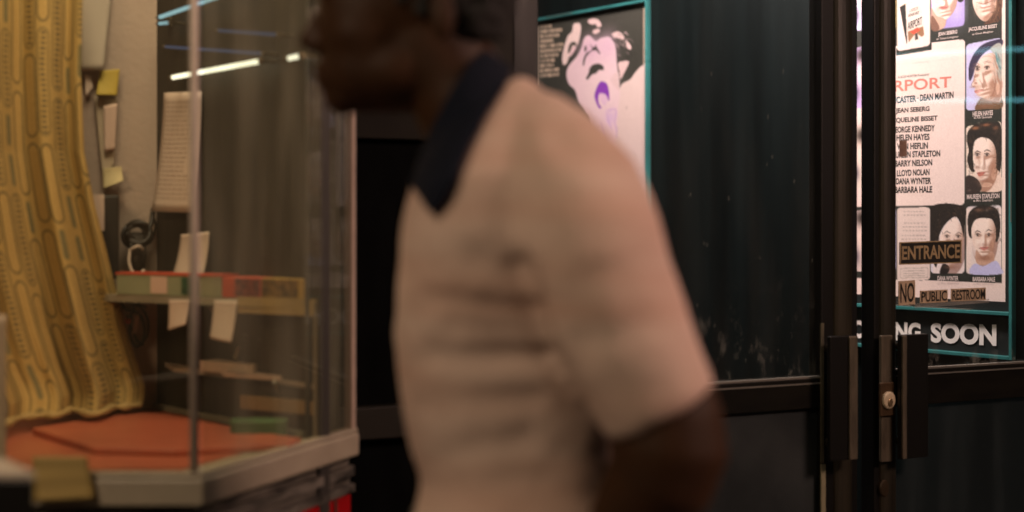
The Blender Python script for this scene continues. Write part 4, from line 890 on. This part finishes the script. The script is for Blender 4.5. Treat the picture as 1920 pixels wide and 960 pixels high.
# ------------------------------------------------------------------ added unseen tubes off right, shaped for their reflection in the right door
ns = empty('reflected_tubes', (3.95, 2.40, 1.90), 'added pair of curved teal tubes out of view, there for their reflection in the right door', 'added tubes')
for z0_, am in ((1.99, .035), (1.84, -.03)):
    b = B(); tube(b, smooth_path([(3.95 + .1 * (k - 3), 2.40 + .26 * (k - 3), z0_ + am * math.cos((k - 3) / 3 * 1.5)) for k in range(7)]), .011, 10); obj('tube', b, emit_mat('teal_glow', (.25, .8, .95), 3.0), ns, True)
b = B(); prism(b, [(3.75, 1.75), (4.25, 3.05), (4.28, 3.04), (3.78, 1.74)], 1.74, 2.10); obj('backboard', b, M['black'], ns)
b = B(); tube(b, [(4.0, 2.4, 2.09), (4.0, 2.4, 2.765)], .012); obj('hanger', b, M['worn_metal'], ns)

# ------------------------------------------------------------------ marquee soffit overhead, with its light panels
b = B(); prism(b, [(-3, -2.5), (4, -2.5), (4, 4.6), (-3, 4.6)], 2.76, 2.95); tag(obj('marquee_soffit', b, mat('soffit_paint', (.12, .10, .08), .7, var=.2)), 'dark painted soffit of the marquee over the entrance', 'soffit')
for (x, y, c, lab) in ((2.10, .95, (1, .64, .52), 'warm light panel in the marquee soffit, right of the walking man'), (-1.25, .20, (1, .74, .52), 'warm light panel in the marquee soffit, in front of the booth')):
    t = empty('ceiling_light', (x, y, 2.70), lab, 'ceiling light', 'light panels of the marquee')
    b = B(); prism(b, [(x - .4, y - .4), (x + .4, y - .4), (x + .4, y + .4), (x - .4, y + .4)], 2.71, 2.758); obj('housing', b, M['worn_metal'], t)
    b = B(); prism(b, [(x - .37, y - .37), (x + .37, y - .37), (x + .37, y + .37), (x - .37, y + .37)], 2.70, 2.7095); obj('diffuser', b, emit_mat('panel_glow', c, 1.2), t)

# ------------------------------------------------------------------ the walking man
DM = 1.62
skin = mat('dark_skin', (.033, .0125, .0036), .62, var=.3, vscale=22, spec=.2)
man = empty('person', (P(980, 0, DM).x, DM, 0), 'man in a beige knit polo with navy collar walking left past the booth', 'person')
H = lambda px, py, d=DM: P(px, py, d)
b = B()
# head: skull, face, jaw, nose, lips, chin, brow, ears
K = F / DM
ball(b, H(800, -45), (.098, .076, .102)); ball(b, H(700, 30), (.062, .062, .105)); ball(b, H(690, 120), (.050, .052, .056))
ball(b, H(645, 178), (.024, .026, .024)); ball(b, H(740, 130), (.062, .058, .050))
ball(b, H(632, -8), (.022, .052, .016)); 
tube(b, [H(626, 0), H(598, 45), H(586, 74)], [.010, .013, .016], 12); ball(b, H(583, 77), (.015, .015, .012)); ball(b, H(600, 86), (.014, .022, .010))
ball(b, H(616, 128), (.018, .026, .009)); ball(b, H(617, 153), (.017, .024, .010)); ball(b, H(638, 140), (.020, .034, .030))
for sgn in (-1, 1):
    ball(b, H(645, 15, DM + sgn * .034), (.014, .016, .011)); ball(b, H(830, 30, DM + sgn * .078), (.016, .008, .030)); ball(b, H(672, 60, DM + sgn * .034), (.030, .026, .030))
# neck, shoulders, trunk core
tube(b, [H(800, 60), H(850, 150), H(905, 235), H(950, 330)], [.060, .058, .068, .085], 20)
tube(b, [H(950, 330), H(965, 520), H(965, 720), H(965, 930)], [.105, .118, .11, .11], 20)
def arm(b, pts, hand_dir, curl):
    tube(b, [P(x, y, d) for x, y, d, r in pts], [r for *_, r in pts], 16)
    w_ = P(*pts[-1][:3]); dn = Vector(hand_dir).normalized(); side = Vector((dn.z, 0, -dn.x)).normalized(); out = dn.cross(side)
    ball(b, w_ + dn * .05, .02, None, 2); tube(b, [w_, w_ + dn * .045, w_ + dn * .085], [.026, .036, .032], 12)
    for i, (o, l) in enumerate(((-.027, .070), (-.009, .080), (.009, .075), (.026, .058))):
        p = w_ + dn * .080 + side * o; q1 = p + dn * l * .5 ; q2 = q1 + (dn * .6 + out * curl) * l * .32; q3 = q2 + (dn * .2 + out * curl) * l * .28
        tube(b, [p - dn * .02, p, q1, q2, q3], [.009, .0095, .009, .008, .0065], 8)
    p = w_ + dn * .03 - side * .03; tube(b, [p, p + dn * .03 - side * .014, p + dn * .058 - side * .016 + out * curl * .012], [.012, .011, .008], 8)
arm(b, [(1010, 300, 1.56, .045), (1105, 450, 1.47, .052), (1195, 650, 1.445, .054), (1250, 790, 1.44, .058), (1254, 840, 1.44, .062), (1236, 905, 1.44, .056), (1190, 975, 1.45, .047), (1110, 1150, 1.47, .032), (1080, 1230, 1.48, .027)], (-.35, 0, -1), -.5)
arm(b, [(1000, 260, 1.72, .05), (1000, 430, 1.80, .054), (1010, 650, 1.82, .050), (1010, 800, 1.82, .044), (985, 950, 1.81, .042), (950, 1150, 1.80, .030), (940, 1210, 1.80, .027)], (-.2, 0, -1), .5)
bm_ = remeshed('body', b, .0045, 11)
body = link('body', bm_, skin, man, True)
# eyes (part of the face) and hair
b = B()
for sgn in (-1, 1):
    b = B(); ball(b, H(636, 16, DM + sgn * .032), .0105, sub=2); obj('eye', b, mat('eye', (.35, .32, .28), .2), man, True)
b = B(); ball(b, H(812, -62), (.106, .084, .106)); ball(b, H(880, -20), (.056, .072, .058)); ball(b, H(882, 38), (.046, .066, .036))
me = remeshed('hair', b, .006, 3)
bmh = bmesh.new(); bmh.from_mesh(me)
for v in bmh.verts: v.co += v.normal * .010 * noise.noise(v.co * 90)
cut = []
for v in bmh.verts:     # hairline: keep hair behind the temple and above the nape
    px = CX + v.co.x / v.co.y * F; py = HY - (v.co.z - CAMZ) / v.co.y * F
    if px < 690 + max(0, (py + 30)) * 1.6 or py > 78: cut.append(v)
bmesh.ops.delete(bmh, geom=cut, context='VERTS'); bmh.to_mesh(me); bmh.free()
link('hair', me, mat('black_hair', (.006, .005, .004), .9, bump=.8, bscale=250), man, True)
# shirt: trunk lofted from the side outline, near and far sleeves, one cloth
def ring(bm, py, fx, bx, hw, tilt=0.0, n=40):
    d = DM; a, c = P(fx, py + tilt, d), P(bx, py - tilt, d); m_ = (a + c) / 2; ax = (a - c) / 2; out = []
    for k in range(n):
        t_ = 2 * math.pi * k / n; ca, sa = math.cos(t_), math.sin(t_)
        e = .82; out.append(bm.verts.new(m_ + ax * math.copysign(abs(ca) ** e, ca) + Vector((0, hw * math.copysign(abs(sa) ** e, sa), 0))))
    return out
b = B(); prof = [(178, 868, 985, .062, 36), (212, 838, 1025, .105, 36), (258, 806, 1065, .150, 30), (330, 772, 1120, .190, 24), (430, 754, 1160, .196, 12), (520, 747, 1175, .190, 6), (620, 742, 1170, .172, 0), (720, 749, 1180, .164, 0), (820, 770, 1172, .158, 0), (885, 789, 1172, .160, 0), (925, 788, 1178, .172, 0), (965, 776, 1175, .180, 0), (1020, 772, 1170, .184, 0), (1060, 776, 1165, .182, 0)]
rg = [ring(b, *p) for p in prof]
for i in range(len(rg) - 1):
    for k in range(40): b.faces.new((rg[i][k], rg[i][(k + 1) % 40], rg[i + 1][(k + 1) % 40], rg[i + 1][k]))
b.faces.new(rg[0]); b.faces.new(rg[-1][::-1])
sl = [(975, 245, 1.60, .050), (1018, 292, 1.53, .065), (1068, 372, 1.475, .078), (1106, 462, 1.452, .077), (1140, 560, 1.445, .073), (1182, 660, 1.44, .068), (1240, 772, 1.44, .0625)]
pp = smooth_path([P(*q[:3]) for q in sl], 5); rr = np.interp(np.linspace(0, 6, len(pp)), range(7), [q[3] for q in sl]).tolist(); tube(b, pp, rr, 28)
sl2 = [(975, 245, 1.64, .050), (1010, 300, 1.72, .062), (1005, 360, 1.78, .078), (1005, 440, 1.80, .074), (1008, 560, 1.815, .070), (1010, 660, 1.82, .066)]
pp = smooth_path([P(*q[:3]) for q in sl2], 5); rr = np.interp(np.linspace(0, 5, len(pp)), range(6), [q[3] for q in sl2]).tolist(); tube(b, pp, rr, 28)
me = remeshed('shirt', b, .006, 9)
bms = bmesh.new(); bms.from_mesh(me)
creases = [((1000, 585), (810, 560), .007, 20), ((1012, 620), (850, 612), .008, 20), ((1018, 665), (810, 668), .011, 24), ((900, 490), (1000, 560), .004, 30), ((1000, 745), (790, 760), .003, 22), ((985, 820), (810, 865), .004, 26), ((1010, 900), (800, 905), .003, 22),
           ((975, 500), (1050, 690), .009, 24), ((1050, 690), (1150, 890), .003, 24), ((1050, 260), (1185, 345), .004, 26), ((1100, 640), (1235, 610), .003, 24), ((1110, 520), (1230, 470), .002, 24)]
for v in bms.verts:
    px = CX + v.co.x / v.co.y * F; py = HY - (v.co.z - CAMZ) / v.co.y * F
    if v.normal.y > .35: continue
    dsp = .0025 * noise.noise(v.co * 14) + .0012 * noise.noise(v.co * 38)
    for (xa, ya), (xb, yb), amp, sg in creases:
        dx, dy = xb - xa, yb - ya; L2_ = dx * dx + dy * dy; t_ = max(0, min(1, ((px - xa) * dx + (py - ya) * dy) / L2_))
        ee = math.hypot(px - xa - dx * t_, py - ya - dy * t_) / sg
        dsp -= .9 * amp * math.exp(-ee * ee) * (1 - .6 * t_) - amp * .15 * math.exp(-(ee - 1.9) ** 2) * (1 - .6 * t_)
    v.co += v.normal * dsp
bms.to_mesh(me); bms.free()
knit = mat('beige_knit', (.50, .372, .305), .9, var=.12, vscale=3.2, stretch=(1, 1, 9), bump=.25, bscale=260, spec=.2, col2=(.45, .30, .235))
link('shirt', me, knit, man, True)
# navy collar: a folded leaf each side with a long point
from mathutils.bvhtree import BVHTree
bt = bmesh.new()
for o_ in ('shirt', 'body'): bt.from_mesh(bpy.data.objects[o_].data)
BV = BVHTree.FromBMesh(bt); bt.free(); EYE = Vector((0, 0, CAMZ))
def collar_leaf(sg):
    inner = [(912, 92), (880, 118), (846, 168), (808, 240), (784, 300), (768, 345), (800, 392)]
    outer = [(962, 128), (948, 160), (918, 208), (884, 270), (858, 330), (838, 372), (815, 404)]
    n, m_ = 30, 8; D = np.full((n + 1, m_ + 1), np.nan); Q = np.zeros((n + 1, m_ + 1, 2))
    for i in range(n + 1):
        f_ = i / n * 6; a = [float(np.interp(f_, range(7), [p[k] for p in inner])) for k in (0, 1)]; c = [float(np.interp(f_, range(7), [p[k] for p in outer])) for k in (0, 1)]
        for j in range(m_ + 1):
            u = j / m_; q = (a[0] + (c[0] - a[0]) * u, a[1] + (c[1] - a[1]) * u); Q[i, j] = q
            dr = (P(q[0], q[1], 1) - EYE).normalized(); h = BV.ray_cast(EYE, dr)
            if h[0] is not None: D[i, j] = min(h[0].y, DM)
    D[np.isnan(D)] = DM - .01
    for _ in range(6):
        E = np.pad(D, 1, mode='edge'); D = np.minimum(D, (E[:-2, 1:-1] + E[2:, 1:-1] + E[1:-1, :-2] + E[1:-1, 2:] + D) / 5 + .001)
    b = B(); rows = []
    for off in (.004, .011):
        rr_ = []
        for i in range(n + 1):
            line = []
            for j in range(m_ + 1):
                d = D[i, j] - off - .008 * math.sin(math.pi * j / m_); v = P(Q[i, j, 0], Q[i, j, 1], d)
                if sg < 0: v.y = 2 * DM - v.y
                line.append(b.verts.new(v))
            rr_.append(line)
        rows.append(rr_)
    A_, C_ = rows
    for i in range(n):
        for j in range(m_):
            b.faces.new((A_[i][j], A_[i + 1][j], A_[i + 1][j + 1], A_[i][j + 1])); b.faces.new((C_[i][j], C_[i][j + 1], C_[i + 1][j + 1], C_[i + 1][j]))
        for j in (0, m_): b.faces.new((A_[i][j], A_[i + 1][j], C_[i + 1][j], C_[i][j]))
    for j in range(m_):
        for i in (0, n): b.faces.new((A_[i][j], A_[i][j + 1], C_[i][j + 1], C_[i][j]))
    return b
nv = mat('navy_knit', (.0035, .005, .011), .9, spec=.15, bump=.3, bscale=300)
for sg in (1, -1): obj('collar', collar_leaf(sg), nv, man, True)
# trousers and shoes (below the frame)
b = B(); hip = lambda x, dy, z: Vector((x, DM + dy, z)); x0 = P(960, 0, DM).x
ball(b, hip(x0, 0, .93), (.125, .165, .11))
tube(b, [hip(x0 - .01, -.085, .93), hip(x0 - .10, -.085, .50), hip(x0 - .08, -.085, .10)], [.095, .070, .060], 18); tube(b, [hip(x0, .085, .93), hip(x0 + .06, .085, .50), hip(x0 + .16, .085, .10)], [.095, .070, .060], 18)
link('trousers', remeshed('trousers', b, .012, 5), mat('brown_trousers', (.05, .04, .03), .8, var=.2), man, True)
for dx, dy in ((-.08, -.085), (.16, .085)):
    b = B(); ball(b, hip(x0 + dx - .06, dy, .052), (.14, .046, .045)); ball(b, hip(x0 + dx + .01, dy, .06), (.06, .044, .055))
    for v in b.verts: v.co.z = max(v.co.z, .002)
    link('shoe', remeshed('shoe', b, .008, 2), mat('shoe_leather', (.02, .013, .009), .4), man, True)
